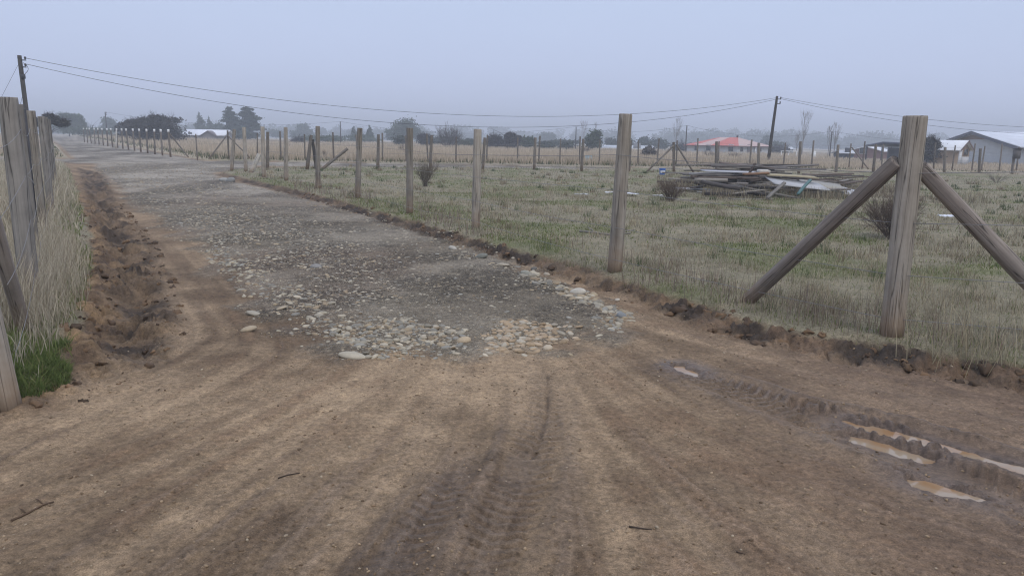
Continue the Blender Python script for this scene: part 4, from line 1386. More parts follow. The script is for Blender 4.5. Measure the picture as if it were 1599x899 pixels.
def tree(name, label, px, top, dist, wpx, kind, cols, n=2600, group=None, cat='tree', dz=0.0, base_frac=.25):
    x, y = at(px, dist)
    z0 = tz(x, y)
    H = zpix(px, top, dist) - z0
    Wd = wpx / FPX * dist / 2 * (1.12 if kind == 'round' else 1)
    g = np.random.default_rng(int(px * 7 + top))
    root = empty(name, (x, y, z0), label, cat, group)
    lobes = []
    if kind == 'round':
        for i in range(9):
            a = g.uniform(0, 6.28); q = g.uniform(.1, .62)
            rr = Wd * g.uniform(.35, .55)
            lobes.append((math.cos(a) * Wd * q, math.sin(a) * Wd * q, H * g.uniform(base_frac + .12, .84), rr, rr, rr * .9 if H > Wd else H * .22))
        lobes.append((g.normal(0, .15) * Wd, 0, H - Wd * .35, Wd * .42, Wd * .42, Wd * .34))
        lobes.append((0, 0, H * (base_frac + .14), Wd * .9, Wd * .9, H * .22))
        lobes.append((0, 0, H * .58, Wd * .74, Wd * .74, H * .36))
    elif kind == 'layered':   # old conifer with flat shelves
        k = 9
        for i in range(k):
            t = i / (k - 1)
            z = H * (base_frac + (.97 - base_frac) * t)
            w = Wd * (1 - .62 * t ** 1.6) * g.uniform(.75, 1.1)
            for j in range(3):
                a = g.uniform(0, 6.28)
                lobes.append((math.cos(a) * w * .5, math.sin(a) * w * .5, z + g.normal(0, .02) * H, w * .55, w * .55, H * .045))
        lobes.append((0, 0, H * .5, Wd * .4, Wd * .4, H * .36))
    elif kind == 'cone':
        for i in range(9):
            t = i / 8
            w = Wd * (1.05 - t) ** .8
            lobes.append((g.normal(0, .1) * Wd, g.normal(0, .1) * Wd, H * (.12 + .83 * t), w, w, H * .09))
    elif kind == 'parasol':
        for i in range(15):
            a = g.uniform(0, 6.28); q = math.sqrt(g.random()) * .9
            rr = Wd * g.uniform(.2, .34)
            lobes.append((math.cos(a) * Wd * q + Wd * .15, math.sin(a) * Wd * q, H * (.86 - .16 * q * q), rr * 1.3, rr * 1.3, H * .11))
    elif kind == 'umbrella':   # thorn tree: low spreading crown
        for i in range(16):
            a = g.uniform(0, 6.28); q = math.sqrt(g.random()) * .85
            rr = Wd * g.uniform(.16, .30)
            lobes.append((math.cos(a) * Wd * q, math.sin(a) * Wd * q, H * (.88 - .42 * q * q) + g.normal(0, .03) * H, rr * 1.3, rr * 1.3, H * .13))
        lobes.append((0, 0, H * .5, Wd * .7, Wd * .7, H * .3))
        lobes.append((0, 0, H * .25, Wd * .85, Wd * .85, H * .26))
    V, F, C = leafball(g, lobes, int(n * 1.9), dist * .0010 + .03, cols, .4)
    V[:, 2] = np.maximum(V[:, 2], .05)
    link('crown', mesh_np('crown', V, [F], C, False), M_LEAF, root)
    mb = MB(); trunk(mb, H * .7, max(.08, H * .022), g, 7, Wd * .8, (.07, .06, .05))
    mb.build('trunk', M_BARK, root, smooth=True)
    if kind == 'umbrella' or cols is ESP:
        mb = MB()
        for lb in lobes:
            for q in range(5):
                a = g.uniform(0, 6.28); u = g.uniform(.1, 1)
                d_ = Vector((math.cos(a) * lb[3] * u, math.sin(a) * lb[4] * u, lb[5] * g.uniform(.3, 1.2)))
                grow(mb, g, Vector(lb[:3]), d_, max(lb[3], lb[5]) * (.5 if kind == 'umbrella' else .75), dist * .00020, 2, .35, (.06, .052, .048), .1, 3)
        mb.build('branches', M_TWIG, root)
    return root

def grow(mb, g, p, d, L, r, depth, spread, col, up_=.15, nb=3, sides=3):
    d = d.normalized()
    q = p + d * L
    mid = p + d * L * .5 + Vector(g.normal(0, .05, 3)) * L
    mb.tube([tuple(p), tuple(mid), tuple(q)], [r, r * .8, r * .55], sides, cap=False, col=np.array(col) * g.uniform(.8, 1.2))
    if depth == 0: return
    for i in range(nb):
        t = g.uniform(.45, 1.0)
        nd = d + Vector(g.normal(0, spread, 3)); nd.z += up_
        grow(mb, g, p + d * L * t, nd, L * g.uniform(.55, .85), r * .55, depth - 1, spread, col, up_, nb, sides)

def bare_shrub(name, label, px, base, wpx, top, col, seed, n=16, group='leafless shrubs', dist=None, depth=3, rk=1.0, cat='shrub'):
    if dist is None:
        x, y = U(px, base, .12)
    else:
        x, y = at(px, dist)
    z0 = tz(x, y)
    h = zpix(px, top, y) - z0
    w = wpx / FPX * y / 2
    g = np.random.default_rng(seed)
    mb = MB()
    for i in range(n):
        a = g.uniform(0, 6.28); q = g.random() ** .7
        d = Vector((math.cos(a) * q * w, math.sin(a) * q * w, h * g.uniform(.6, 1.0)))
        grow(mb, g, Vector((math.cos(a) * .05 * w, math.sin(a) * .05 * w, -.03)), d, d.length * .48, rk * max(.006, y * .00022), depth, .32, col, .12, 3)
    o = mb.build(name, M_TWIG, None, (x, y, z0))
    return tag(o, label, cat, group)

def poplar(label, px, top, dist, wpx, seed, group='bare poplars'):
    x, y = at(px, dist); z0 = tz(x, y)
    H = zpix(px, top, dist) - z0; W = wpx / FPX * dist / 2
    g = np.random.default_rng(seed)
    root = empty('bare_poplar', (x, y, z0), label, 'tree', group)
    col = (.22, .20, .185)
    mb = MB(); mb.tube([(0, 0, -.1), (.05, 0, H * .4), (0, .05, H * .75), (.02, 0, H)], [H * .014, H * .010, H * .005, .01], 6, col=col)
    mb.build('trunk', M_BARK, root, smooth=True)
    mb = MB()
    for i in range(26):
        z = H * g.uniform(.22, .9); a = g.uniform(0, 6.28)
        k = W * (1 - abs(z / H - .5) * 1.0) * 1.1
        d = Vector((math.cos(a) * k, math.sin(a) * k, k * 2.6))
        grow(mb, g, Vector((0, 0, z)), d, min(d.length * .6, (H - z) * .75), (.012 + H * .0009), 2, .2, col, .5, 3)
    mb.build('crown', M_TWIG, root)

TREES = [
    ('tree', 'hazy two humped tree where the road vanishes, right of the left fence', 108, 177, 185, 38, 'round', MIDG, 3000),
    ('tree', 'slim hazy tree hugging the two humped one where the road vanishes', 126, 178, 190, 20, 'round', MIDG, 1800),
    ('tree', 'pale rounded tree behind the far pole over the road', 171, 183, 250, 26, 'round', MIDG, 1300),
    ('hedge', 'hazy low hedge joining the two humped tree and the far pole', 140, 199, 170, 76, 'round', MIDG, 2600),
    ('hedge', 'hazy low hedge under the pointed conifer and the farmhouse', 300, 205, 215, 70, 'round', MIDG, 2600),
    ('hedge', 'dim bluish hedge left of the first small bluish conifer', 505, 212, 175, 80, 'round', MIDG, 3000),
    ('hedge', 'dim bluish hedge behind the leafless thicket', 690, 214, 165, 80, 'round', DARKG, 3000),
    ('hedge', 'dim bluish hedge behind the flat topped dark bush', 800, 217, 165, 90, 'round', DARKG, 3000),
    ('hedge', 'dim bluish hedge between the pale dome tree and the green tree', 875, 218, 165, 60, 'round', DARKG, 2400),
    ('hedge', 'dim low hedge in front of the red roofed house, left end', 1068, 226, 150, 40, 'round', ESP, 1700),
    ('hedge', 'dim low hedge at the right corner of the red roofed house', 1213, 229, 150, 40, 'round', ESP, 1700),
    ('thorn_tree', 'dark low spreading thorn tree behind the white tipped fence', 248, 180, 105, 94, 'umbrella', ESP, 8000),
    ('thorn_tree', 'dark wiry thorn tree just behind the left fence posts', 78, 177, 62, 46, 'parasol', ESP, 3500),
    ('thorn_tree', 'small low thorn bush left of the big dark spreading one', 200, 192, 125, 40, 'umbrella', ESP, 2200),
    ('conifer', 'pointed hazy conifer behind the white roofed farmhouse', 314, 177, 240, 26, 'cone', MIDG, 1700),
    ('conifer', 'shorter conifer right of the pointed one by the farmhouse', 328, 184, 245, 18, 'cone', MIDG, 1100),
    ('tree', 'low round tree between the conifers by the farmhouse', 342, 191, 245, 22, 'round', MIDG, 900),
    ('conifer', 'tall dark conifer with shelving boughs, left one of the pair', 363, 169, 190, 44, 'layered', DARKG, 4800),
    ('conifer', 'tall broad conifer with shelving boughs, right one of the pair', 389, 170, 185, 52, 'layered', DARKG, 5600),
    ('bush', 'dark bushy growth under the pair of tall conifers', 378, 203, 170, 52, 'round', DARKG, 2200),
    ('tree', 'very faint round tree right of the pair of conifers', 432, 203, 330, 28, 'round', MIDG, 900),
    ('tree', 'faint uneven tree above the field behind the fallen brace', 476, 193, 320, 30, 'round', MIDG, 1300),
    ('tree', 'faint low tree beside the faint uneven one', 463, 204, 310, 20, 'round', MIDG, 700),
    ('bush', 'dark low bush in the field by the leaning posts', 465, 216, 135, 24, 'round', ESP, 1200),
    ('conifer', 'small bluish conifer right of the distant left pole', 553, 197, 210, 14, 'cone', MIDG, 1000),
    ('conifer', 'small bluish conifer behind the fifth roadside post', 577, 196, 205, 16, 'cone', MIDG, 1100),
    ('bush', 'bluish bush filling the gap under the small conifers', 565, 210, 190, 50, 'round', MIDG, 1700),
    ('tree', 'big hazy dome shaped tree behind the fourth roadside post', 634, 186, 215, 46, 'round', MIDG, 3400),
    ('tree', 'lower hazy tree at the left foot of the dome shaped one', 611, 202, 235, 18, 'round', MIDG, 900),
    ('bush', 'dark bush in front of the big dome shaped tree', 627, 213, 125, 24, 'round', DARKG, 1300),
    ('bush', 'dark rough bush left of the leafless thicket', 664, 210, 122, 24, 'round', ESP, 1300),
    ('bush', 'greenish low bush between the leafless thicket and the third post', 731, 216, 135, 40, 'round', MIDG, 1700),
    ('bush', 'dark rounded bush right of the third roadside post', 772, 212, 120, 28, 'round', ESP, 1500),
    ('bush', 'flat topped dark bush in the row of central bushes', 798, 207, 117, 32, 'umbrella', ESP, 2000),
    ('bush', 'dull green bush at the right end of the central bushes', 823, 213, 125, 24, 'round', MIDG, 1200),
    ('tree', 'very pale dome tree far behind the central bushes', 854, 206, 360, 34, 'round', MIDG, 1300),
    ('bush', 'dark low bush below the very pale dome tree', 852, 221, 130, 30, 'round', DARKG, 1200),
    ('bush', 'dark low bush left of the distant pole by the green tree', 884, 222, 128, 26, 'round', DARKG, 1100),
    ('tree', 'dense dark green tree just right of the distant pole', 925, 203, 118, 29, 'round', MIDG, 2600),
    ('tree', 'dull green tree behind the pale long shed, left part', 957, 217, 190, 24, 'round', DARKG, 1000),
    ('tree', 'ragged tree behind the thick middle post', 982, 215, 185, 24, 'round', DARKG, 1100),
    ('tree', 'ragged dark tree right of the thick middle post', 1004, 215, 185, 26, 'round', DARKG, 1200),
    ('tree', 'ragged low tree left of the bare poplar by the red roof', 1030, 217, 190, 28, 'round', DARKG, 1200),
    ('bush', 'tangled grey bramble in front of the pale long shed', 1016, 231, 72, 26, 'round', [(.13, .115, .10), (.10, .09, .08), (.16, .14, .12)], 1600),
    ('tree', 'faint rounded tree behind the leaning utility pole', 1196, 210, 300, 16, 'round', MIDG, 800),
    ('bush', 'pale bush at the foot of the bare poplar beyond the pile', 1213, 222, 220, 20, 'round', MIDG, 800),
    ('thorn_tree', 'dark rounded tree between the corner post and the small shed', 1450, 214, 72, 46, 'round', ESP, 3200),
]
for a in TREES:
    nm, lab, px, top, dist, w, kd, cl, n = a
    tree(nm, lab, px, top, dist, w, kd, cl, n, group='trees and bushes across the fields', cat=nm if nm in ('bush', 'hedge') else 'tree')
poplar('faint bare poplar just left of the dense green tree', 911, 191, 230, 11, 1)
poplar('fainter bare poplar rising above the dense green tree', 929, 193, 240, 8, 2)
poplar('pale bare poplar left of the red roofed house', 1056, 186, 170, 14, 3)
poplar('tall bare poplar forking above the field right of the leaning pole', 1253, 177, 130, 20, 4)
poplar('left and lower of the twin bare poplars near the distant pole', 1294, 198, 125, 10, 5)
poplar('right and taller of the twin bare poplars near the distant pole', 1303, 193, 125, 13, 6)
poplar('short bare sapling beside the tall forking poplar', 1244, 210, 135, 8, 7)

bare_shrub('thorn_thicket', 'wide leafless thicket on the far field between two roadside posts', 700, 0, 64, 196, (.085, .075, .065), 501, 34, dist=112, depth=3, rk=1.9)
bare_shrub('bare_shrub', 'leafless grey shrub growing in the lot behind the fourth roadside post', 664, 291, 42, 244, (.16, .135, .105), 502, 34, rk=1.3)
bare_shrub('bare_shrub', 'twiggy brown shrub at the left front of the scrap pile', 1048, 313, 66, 276, (.15, .115, .09), 503, 44, rk=1.3)
bare_shrub('bare_shrub', 'leafless shrub directly behind the corner post', 1392, 372, 104, 294, (.14, .11, .09), 504, 60, rk=1.5)
bare_shrub('bare_shrub', 'tiny leafless shrub far right in the lot', 1556, 286, 30, 268, (.18, .155, .13), 505, 14)
bare_shrub('bare_shrub', 'spindly leafless sapling in the tan field left of the fourth roadside post', 626, 0, 24, 218, (.13, .11, .09), 506, 6, dist=60, rk=1.2)
bare_shrub('bare_shrub', 'small leafless shrub by the slanting fallen brace', 506, 0, 16, 232, (.13, .11, .09), 507, 10, dist=52)
bare_shrub('bare_shrub', 'leafless brown bush left of the dense green tree', 917, 0, 20, 228, (.11, .09, .08), 508, 14, dist=90)
bare_shrub('bare_shrub', 'leafless grey weeds in front of the red roofed house', 1110, 0, 26, 234, (.14, .12, .11), 509, 14, dist=80)
bare_shrub('bare_shrub', 'leafless grey weeds at the right of the red roofed house front', 1145, 0, 26, 236, (.14, .12, .11), 510, 14, dist=78)

def distant_woods():
    g = np.random.default_rng(61)
    Vs = []; Fs = []; Cs = []; n0 = 0
    spans = [(-60, 110, 420, 8, 40), (110, 300, 480, 6, 40), (280, 620, 600, 8, 60), (600, 1050, 620, 8, 80), (1040, 1240, 590, 9, 50), (1180, 1400, 580, 9, 70), (1360, 1680, 620, 9, 50)]
    for p0, p1, dist, h, cnt in spans:
        for i in range(cnt):
            px = g.uniform(p0, p1); D = dist * g.uniform(.8, 1.35)
            x, y = at(px, D); z0 = tz(x, y)
            hh = h * g.uniform(.45, 1.1) * D / 400
            w = hh * g.uniform(.5, .9)
            lobes = [(g.normal(0, .3) * w, g.normal(0, .3) * w, hh * g.uniform(.3, .8), w * .55, w * .55, hh * .25) for _ in range(4)] + [(0, 0, hh * .36, w, w, hh * .38)]
            V, F, C = leafball(g, lobes, 330, D * .0018, MIDG)
            V += np.array([x, y, z0]); V[:, 2] = np.maximum(V[:, 2], z0)
            Vs.append(V); Fs.append(F + n0); Cs.append(C); n0 += len(V)
    o = link('distant_woods', mesh_np('distant_woods', np.concatenate(Vs), [np.concatenate(Fs)], np.concatenate(Cs), False), M_LEAF)
    tag(o, 'hazy far woods along the horizon', 'woods', kind='stuff')
distant_woods()

# ------------------------------------------------------------------ buildings
def prism_roof(mb, w, d, h0, h1, over, col, thick=.12):
    """gable roof, ridge along local x, centred"""
    W, D = w / 2 + over, d / 2 + over
    sl = (h1 - h0) / (d / 2)
    e = h0 - over * sl
    for s in (-1, 1):
        a = [(-W, 0, h1), (W, 0, h1), (W, s * D, e), (-W, s * D, e)]
        b = [(x, y, z + thick) for x, y, z in a]
        mb.add(a + b, quads=[(0, 1, 2, 3), (4, 7, 6, 5), (3, 2, 6, 7), (0, 3, 7, 4), (1, 5, 6, 2)], col=col)

def gable_walls(mb, w, d, h0, h1, col):
    W, D = w / 2, d / 2
    v = [(-W, -D, -.4), (W, -D, -.4), (W, D, -.4), (-W, D, -.4), (-W, -D, h0), (W, -D, h0), (W, D, h0), (-W, D, h0), (-W, 0, h1), (W, 0, h1)]
    mb.add(v, quads=[(0, 1, 5, 4), (2, 3, 7, 6), (1, 2, 6, 5), (3, 0, 4, 7)], tris=[(5, 6, 9), (7, 4, 8)], col=col)

def panel(parent, name, c, s, mat, col, sub=None):
    mb = MB(); mb.box(c, s, col=col)
    return mb.build(name, mat, parent)

def window(parent, c, w, h, axis, frame=(.6, .6, .6)):
    """window let into a wall; axis = outward normal 'x-','x+','y-'"""
    s = {'y-': (w + .14, .08, h + .14), 'y+': (w + .14, .08, h + .14), 'x-': (.08, w + .14, h + .14), 'x+': (.08, w + .14, h + .14)}[axis]
    f = panel(parent, 'window', c, s, M_WALL, frame)
    o = {'y-': (0, -.05, 0), 'y+': (0, .05, 0), 'x-': (-.05, 0, 0), 'x+': (.05, 0, 0)}[axis]
    s2 = {'y-': (w, .04, h), 'y+': (w, .04, h), 'x-': (.04, w, h), 'x+': (.04, w, h)}[axis]
    panel(f, 'pane', tuple(np.array(c) + np.array(o)), s2, M_GLASS, (1, 1, 1))
    return f

# big grey house with white metal roof, gable end towards us, at the far right
X0, yn, yf = 56.9 * .92, 85 * .92, 103 * .92
gz = tz(X0, yn)
hs = empty('house', (X0 + 13, (yn + yf) / 2, gz), 'big pale grey house with white metal roof and broad gable, right edge', 'house', 'houses around the lot')
ym = (yn + yf) / 2
eave = zpix(1576, 229, yn) - gz; ridge = zpix(1505, 206.5, ym) - gz
mb = MB(); gable_walls(mb, 26, yf - yn, eave, ridge - .12, (.46, .47, .48)); mb.build('wall', M_WALL, hs)
mb = MB(); prism_roof(mb, 26, yf - yn, eave, ridge, .55, (.74, .76, .80)); mb.build('roof', M_ROOF, hs)
mb = MB()
dd = yf - yn
for s in (-1, 1):
    mb.add([(-13.62, 0, ridge + .14), (-13.62, 0, ridge - .18), (-13.62, s * (dd / 2 + .55), eave - .45), (-13.62, s * (dd / 2 + .55), eave - .1)], quads=[(0, 1, 2, 3)], col=(.12, .12, .14))
    mb.add([(-13.55, 0, ridge + .14), (-13.55, 0, ridge - .18), (-13.55, s * (dd / 2 + .55), eave - .45), (-13.55, s * (dd / 2 + .55), eave - .1)], quads=[(3, 2, 1, 0)], col=(.12, .12, .14))
mb.build('bargeboard', M_WALL, hs)
mb = MB(); mb.add([(-13.03, -3.0, ridge - .18 - 3.0 * (ridge - eave) / (dd / 2)), (-13.03, 3.6, ridge - .18 - 3.6 * (ridge - eave) / (dd / 2)), (-13.03, 0, ridge - .2)], tris=[(0, 1, 2)], col=(.24, .17, .13))
mb.build('gable_boarding', M_PLANK, hs)
panel(hs, 'door', (-9.5, -dd / 2 - .04, 1.0), (.9, .08, 2.0), M_WALL, (.30, .30, .31))
window(hs, (-7.0, -dd / 2 - .03, 1.3), 1.2, 1.0, 'y-')
# small wooden shed with porch gable in front of it
sx0, sy0 = at(1497, 70)
sz = tz(sx0, sy0)
sh = empty('shed', (sx0, sy0, sz), 'small tan board shed with a white roof in front of the big grey house', 'shed', 'houses around the lot', R(38))
eh = zpix(1497, 233, 70) - sz; rh = zpix(1513, 221, 71) - sz
# local: x to the right-back is the gable end; ridge runs along local y
SW, SD = 2.5, 3.4
def sh_pt(x, y, z): return (x, y, z)
mb = MB()
v = [(0, 0, -.3), (SW, 0, -.3), (SW, SD, -.3), (0, SD, -.3), (0, 0, eh), (SW, 0, eh), (SW, SD, eh), (0, SD, eh), (SW / 2, 0, rh), (SW / 2, SD, rh)]
mb.add(v, quads=[(0, 1, 5, 4), (2, 3, 7, 6), (1, 2, 6, 5), (3, 0, 4, 7)], tris=[(4, 5, 8), (6, 7, 9)], col=(.36, .27, .19))
mb.build('wall', M_PLANK, sh)
mb = MB()
sl = (rh - eh) / (SW / 2)
for s in (-1, 1):
    cxm = SW / 2; ov = .3
    a = [(cxm, -ov, rh + .02), (cxm, SD + ov, rh + .02), (cxm + s * (SW / 2 + ov), SD + ov, eh - ov * sl + .02), (cxm + s * (SW / 2 + ov), -ov, eh - ov * sl + .02)]
    b = [(x, y, z + .08) for x, y, z in a]
    mb.add(a + b, quads=[(0, 1, 2, 3), (4, 7, 6, 5), (3, 2, 6, 7), (0, 3, 7, 4), (1, 5, 6, 2)], col=(.74, .76, .78))
mb.build('roof', M_ROOF, sh)
mb = MB()
for s in (-1, 1):
    mb.add([(SW / 2, -.33, rh + .11), (SW / 2, -.33, rh - .10), (SW / 2 + s * (SW / 2 + .3), -.33, eh - .3 * sl - .10), (SW / 2 + s * (SW / 2 + .3), -.33, eh - .3 * sl + .11)], quads=[(0, 1, 2, 3)], col=(.13, .09, .08))
mb.build('bargeboard', M_WALL, sh)
panel(sh, 'door', (.45, -.03, .85), (.62, .06, 1.75), M_WALL, (.66, .68, .70))
window(sh, (1.55, -.02, 1.25), .8, .55, 'y-', (.3, .2, .14))
panel(sh, 'skirt_panel', (1.6, -.035, .4), (1.5, .05, .8), M_WALL, (.5, .5, .5))

# red roofed house: hip roof seen on its corner, with faded panels
kx, ky = at(1152, 132)
kz = tz(kx, ky) - .1
rh_ = empty('house', (kx, ky, kz), 'low white house with a patchy red and faded pink hip roof beyond the scrap pile', 'house', 'houses around the lot', R(-46))
LF, LS2 = 10.2, 11.2
eh = zpix(1152, 228, 132) - kz; ph_ = zpix(1140, 214.5, 137) - kz
mb = MB()
for (a, b) in (((0, 0), (-LF, 0)), ((-LF, 0), (-LF, LS2)), ((-LF, LS2), (0, LS2)), ((0, LS2), (0, 0))):
    mb.add([(a[0], a[1], -.5), (b[0], b[1], -.5), (b[0], b[1], eh), (a[0], a[1], eh)], quads=[(0, 1, 2, 3)], col=(.55, .55, .54))
mb.build('wall', M_WALL, rh_)
ov = .55
A = np.array((ov, -ov, eh)); B = np.array((-LF - ov, -ov, eh)); Cc = np.array((-LF - ov, LS2 + ov, eh)); Dd = np.array((ov, LS2 + ov, eh))
r1 = np.array((-LF * .32, LS2 * .5, ph_)); r2 = np.array((-LF * .68, LS2 * .5, ph_))
RED, PINK = (.50, .085, .05), (.50, .34, .29)
mb = MB()
def lerp(a, b, t): return a * (1 - t) + b * t
# front slope in sheet bands
cuts = [(0, 0), (.50, .45), (.78, .92), (1, 1)]
for (e0, t0), (e1, t1), c in zip(cuts[:-1], cuts[1:], (RED, PINK, RED)):
    mb.add([lerp(A, B, e0), lerp(A, B, e1), lerp(r1, r2, t1), lerp(r1, r2, t0)], quads=[(3, 2, 1, 0)], col=c)
mb.add([A, r1, Dd], tris=[(0, 2, 1)], col=PINK)
mb.add([B, Cc, r2], tris=[(0, 2, 1)], col=RED)
mb.add([Cc, Dd, r1, r2], quads=[(0, 3, 2, 1)], col=RED)
rf = mb.build('roof', M_ROOF, rh_)
mb = MB()
for a, b in ((A, B), (B, Cc), (Cc, Dd), (Dd, A)):
    mb.add([a + np.array((0, 0, .02)), b + np.array((0, 0, .02)), b - np.array((0, 0, .18)), a - np.array((0, 0, .18))], quads=[(0, 1, 2, 3)], col=(.14, .09, .08))
mb.build('fascia', M_WALL, rh_)
panel(rf, 'chimney', (-LF * .34, LS2 * .5 + .2, ph_ + .15), (.25, .25, .5), M_CABLE, (1, 1, 1))
window(rh_, (-LF * .12, -.03, 1.35), .9, 1.1, 'y-'); window(rh_, (-LF * .56, -.03, 1.35), .9, 1.1, 'y-'); window(rh_, (-LF * .8, -.03, 1.35), .8, 1.1, 'y-')
window(rh_, (.03, LS2 * .12, 1.35), .9, 1.1, 'x+'); window(rh_, (.03, LS2 * .7, 1.35), 1.0, 1.1, 'x+')
panel(rh_, 'door', (.04, LS2 * .36, 1.0), (.08, 1.5, 2.0), M_WALL, (.20, .17, .17))
panel(rh_, 'porch_post', (.35, LS2 * .5, eh / 2), (.22, .22, eh), M_WALL, (.68, .68, .67))

# farmhouse with white roofs, far left
fx, fy = at(326, 150); fz = tz(fx, fy)
fh = empty('house', (fx, fy, fz), 'far farmhouse with a white roof and a dark gabled porch, left of the tall conifers', 'house', 'houses around the lot')
er = zpix(326, 211, 150) - fz; rr_ = zpix(326, 203.5, 150) - fz
mb = MB(); gable_walls(mb, 7.8, 5, er, rr_ - .05, (.28, .27, .27)); mb.build('wall', M_WALL, fh)
mb = MB(); prism_roof(mb, 7.8, 5, er, rr_, .4, (.76, .78, .82)); mb.build('roof', M_ROOF, fh)
mb = MB()
mb.add([(-.1, -3.4, -.4), (2.6, -3.4, -.4), (2.6, -3.4, er - .2), (1.25, -3.4, er + .65), (-.1, -3.4, er - .2)], tris=[(0, 1, 2), (0, 2, 4), (4, 2, 3)], col=(.20, .18, .18))
mb.build('porch_gable', M_WALL, fh)
mb = MB()
for s in (-1, 1):
    a = [(1.25, -3.7, er + .75), (1.25, -1.4, er + .75), (1.25 + s * 1.75, -1.4, er - .35), (1.25 + s * 1.75, -3.7, er - .35)]
    b = [(x, y, z + .1) for x, y, z in a]
    mb.add(a + b, quads=[(0, 1, 2, 3), (4, 7, 6, 5), (3, 2, 6, 7), (0, 3, 7, 4), (1, 5, 6, 2)], col=(.15, .12, .12))
mb.build('porch_roof', M_ROOF, fh)
window(fh, (-2.6, -2.53, 1.2), .6, .6, 'y-', (.24, .23, .23))

# carport with dark roof, behind the corner post
cx_, cy_ = at(1395, 84); cz_ = tz(cx_, cy_)
cp = empty('carport', (cx_, cy_, cz_), 'open carport with a dark flat roof seen left of the corner post', 'carport', 'houses around the lot')
th_ = zpix(1395, 227, 84) - cz_
mb = MB(); mb.add([(-1.95, -1.5, th_ + .18), (3.0, -1.5, th_ + .10), (3.0, 2.5, th_ - .2), (-1.95, 2.5, th_ - .2), (-1.95, -1.5, th_ + .36), (3.0, -1.5, th_ + .28), (3.0, 2.5, th_), (-1.95, 2.5, th_)],
                  quads=[(0, 3, 2, 1), (4, 5, 6, 7), (0, 1, 5, 4), (1, 2, 6, 5), (2, 3, 7, 6), (3, 0, 4, 7)], col=(.07, .08, .12)); mb.build('roof', M_ROOF, cp)
for qx, qy in ((-1.85, -1.35), (2.7, -1.35), (-1.85, 2.3), (2.7, 2.3)):
    panel(cp, 'post', (qx, qy, th_ / 2 - .12), (.13, .13, th_ + .1), M_CABLE, (1, 1, 1))
mb = MB(); mb.box((1.6, 2.0, th_ * .42), (2.2, .5, th_ * .9), col=(.12, .12, .13)); mb.build('back_wall', M_WALL, cp)

def small_house(name, label, px, dist, w, d, top, eavey, basecol, roofcol, rz=0.0, ridge_x=True):
    x, y = at(px, dist); z0 = tz(x, y)
    root = empty(name, (x, y, z0), label, name.split('_')[-1], 'houses around the lot', rz)
    e_ = zpix(px, eavey, dist) - z0; r_ = zpix(px, top, dist) - z0
    mb = MB(); gable_walls(mb, w, d, e_, r_ - .05, basecol); mb.build('wall', M_WALL, root)
    mb = MB(); prism_roof(mb, w, d, e_, r_, .3, roofcol); mb.build('roof', M_ROOF, root)
    return root, e_, r_
o, e_, r_ = small_house('brick_house', 'reddish brown gabled house with a white roof left of the carport', 1360, 112, 5.0, 4.6, 229.5, 236, (.20, .11, .095), (.72, .74, .77), R(50))
window(o, (-2.53, .4, 1.2), .8, .8, 'x-')
o, e_, r_ = small_house('dark_shed', 'small dark slate shed with a pale roof edge left of the brick house', 1319, 104, 1.9, 1.9, 236, 239, (.075, .085, .10), (.55, .57, .60))
panel(o, 'door', (.0, -1.0, .8), (.7, .06, 1.5), M_WALL, (.05, .05, .06))
o, e_, r_ = small_house('long_shed', 'long low pale shed in the haze behind the thick middle post', 978, 168, 11.5, 5, 228, 232, (.40, .42, .44), (.52, .55, .58))
panel(o, 'door', (2.0, -2.54, .8), (1.6, .06, 1.7), M_WALL, (.2, .2, .21))
o, e_, r_ = small_house('low_shed', 'low bluish shed in the haze just right of the leaning pole', 1216, 175, 5.5, 4, 230, 233, (.20, .23, .27), (.60, .63, .66))
panel(o, 'door', (-1.0, -2.04, .8), (1.0, .06, 1.7), M_WALL, (.1, .11, .13))
# white rail seen in the haze
x, y = at(1233, 100)
mb = MB(); mb.box((0, 0, .95), (2.2, .06, .09))
for q in (-1, 0, 1): mb.box((q, 0, .47), (.07, .055, .94))
o = mb.build('white_rail', M_WHITE, None, (x, y, tz(x, y))); tag(o, 'white rail on short uprights in the field right of the leaning pole', 'rail')
x, y = at(1273, 96)
mb = MB(); mb.box((0, 0, .5), (.26, .26, 1.0)); mb.tube([(0, 0, 1.0), (0, 0, 1.06)], [.15, .06], 8)
o = mb.build('white_marker', M_WHITE, None, (x, y, tz(x, y))); tag(o, 'white stub marker standing in the field by the twin poplars', 'marker post')
# box on a fence post at the far right
x, y, z0, h, l = binfo[-1]
mb = MB(); mb.box((0, 0, 0), (.32, .22, .55), col=(.13, .12, .115))
mb.box((0, -.02, .29), (.38, .3, .04), col=(.10, .095, .09))
o = mb.build('meter_box', M_WALL, None, (x + l + .05, y - .17, h - .15)); tag(o, 'grey box fixed to a back fence post in front of the big grey house', 'meter box')

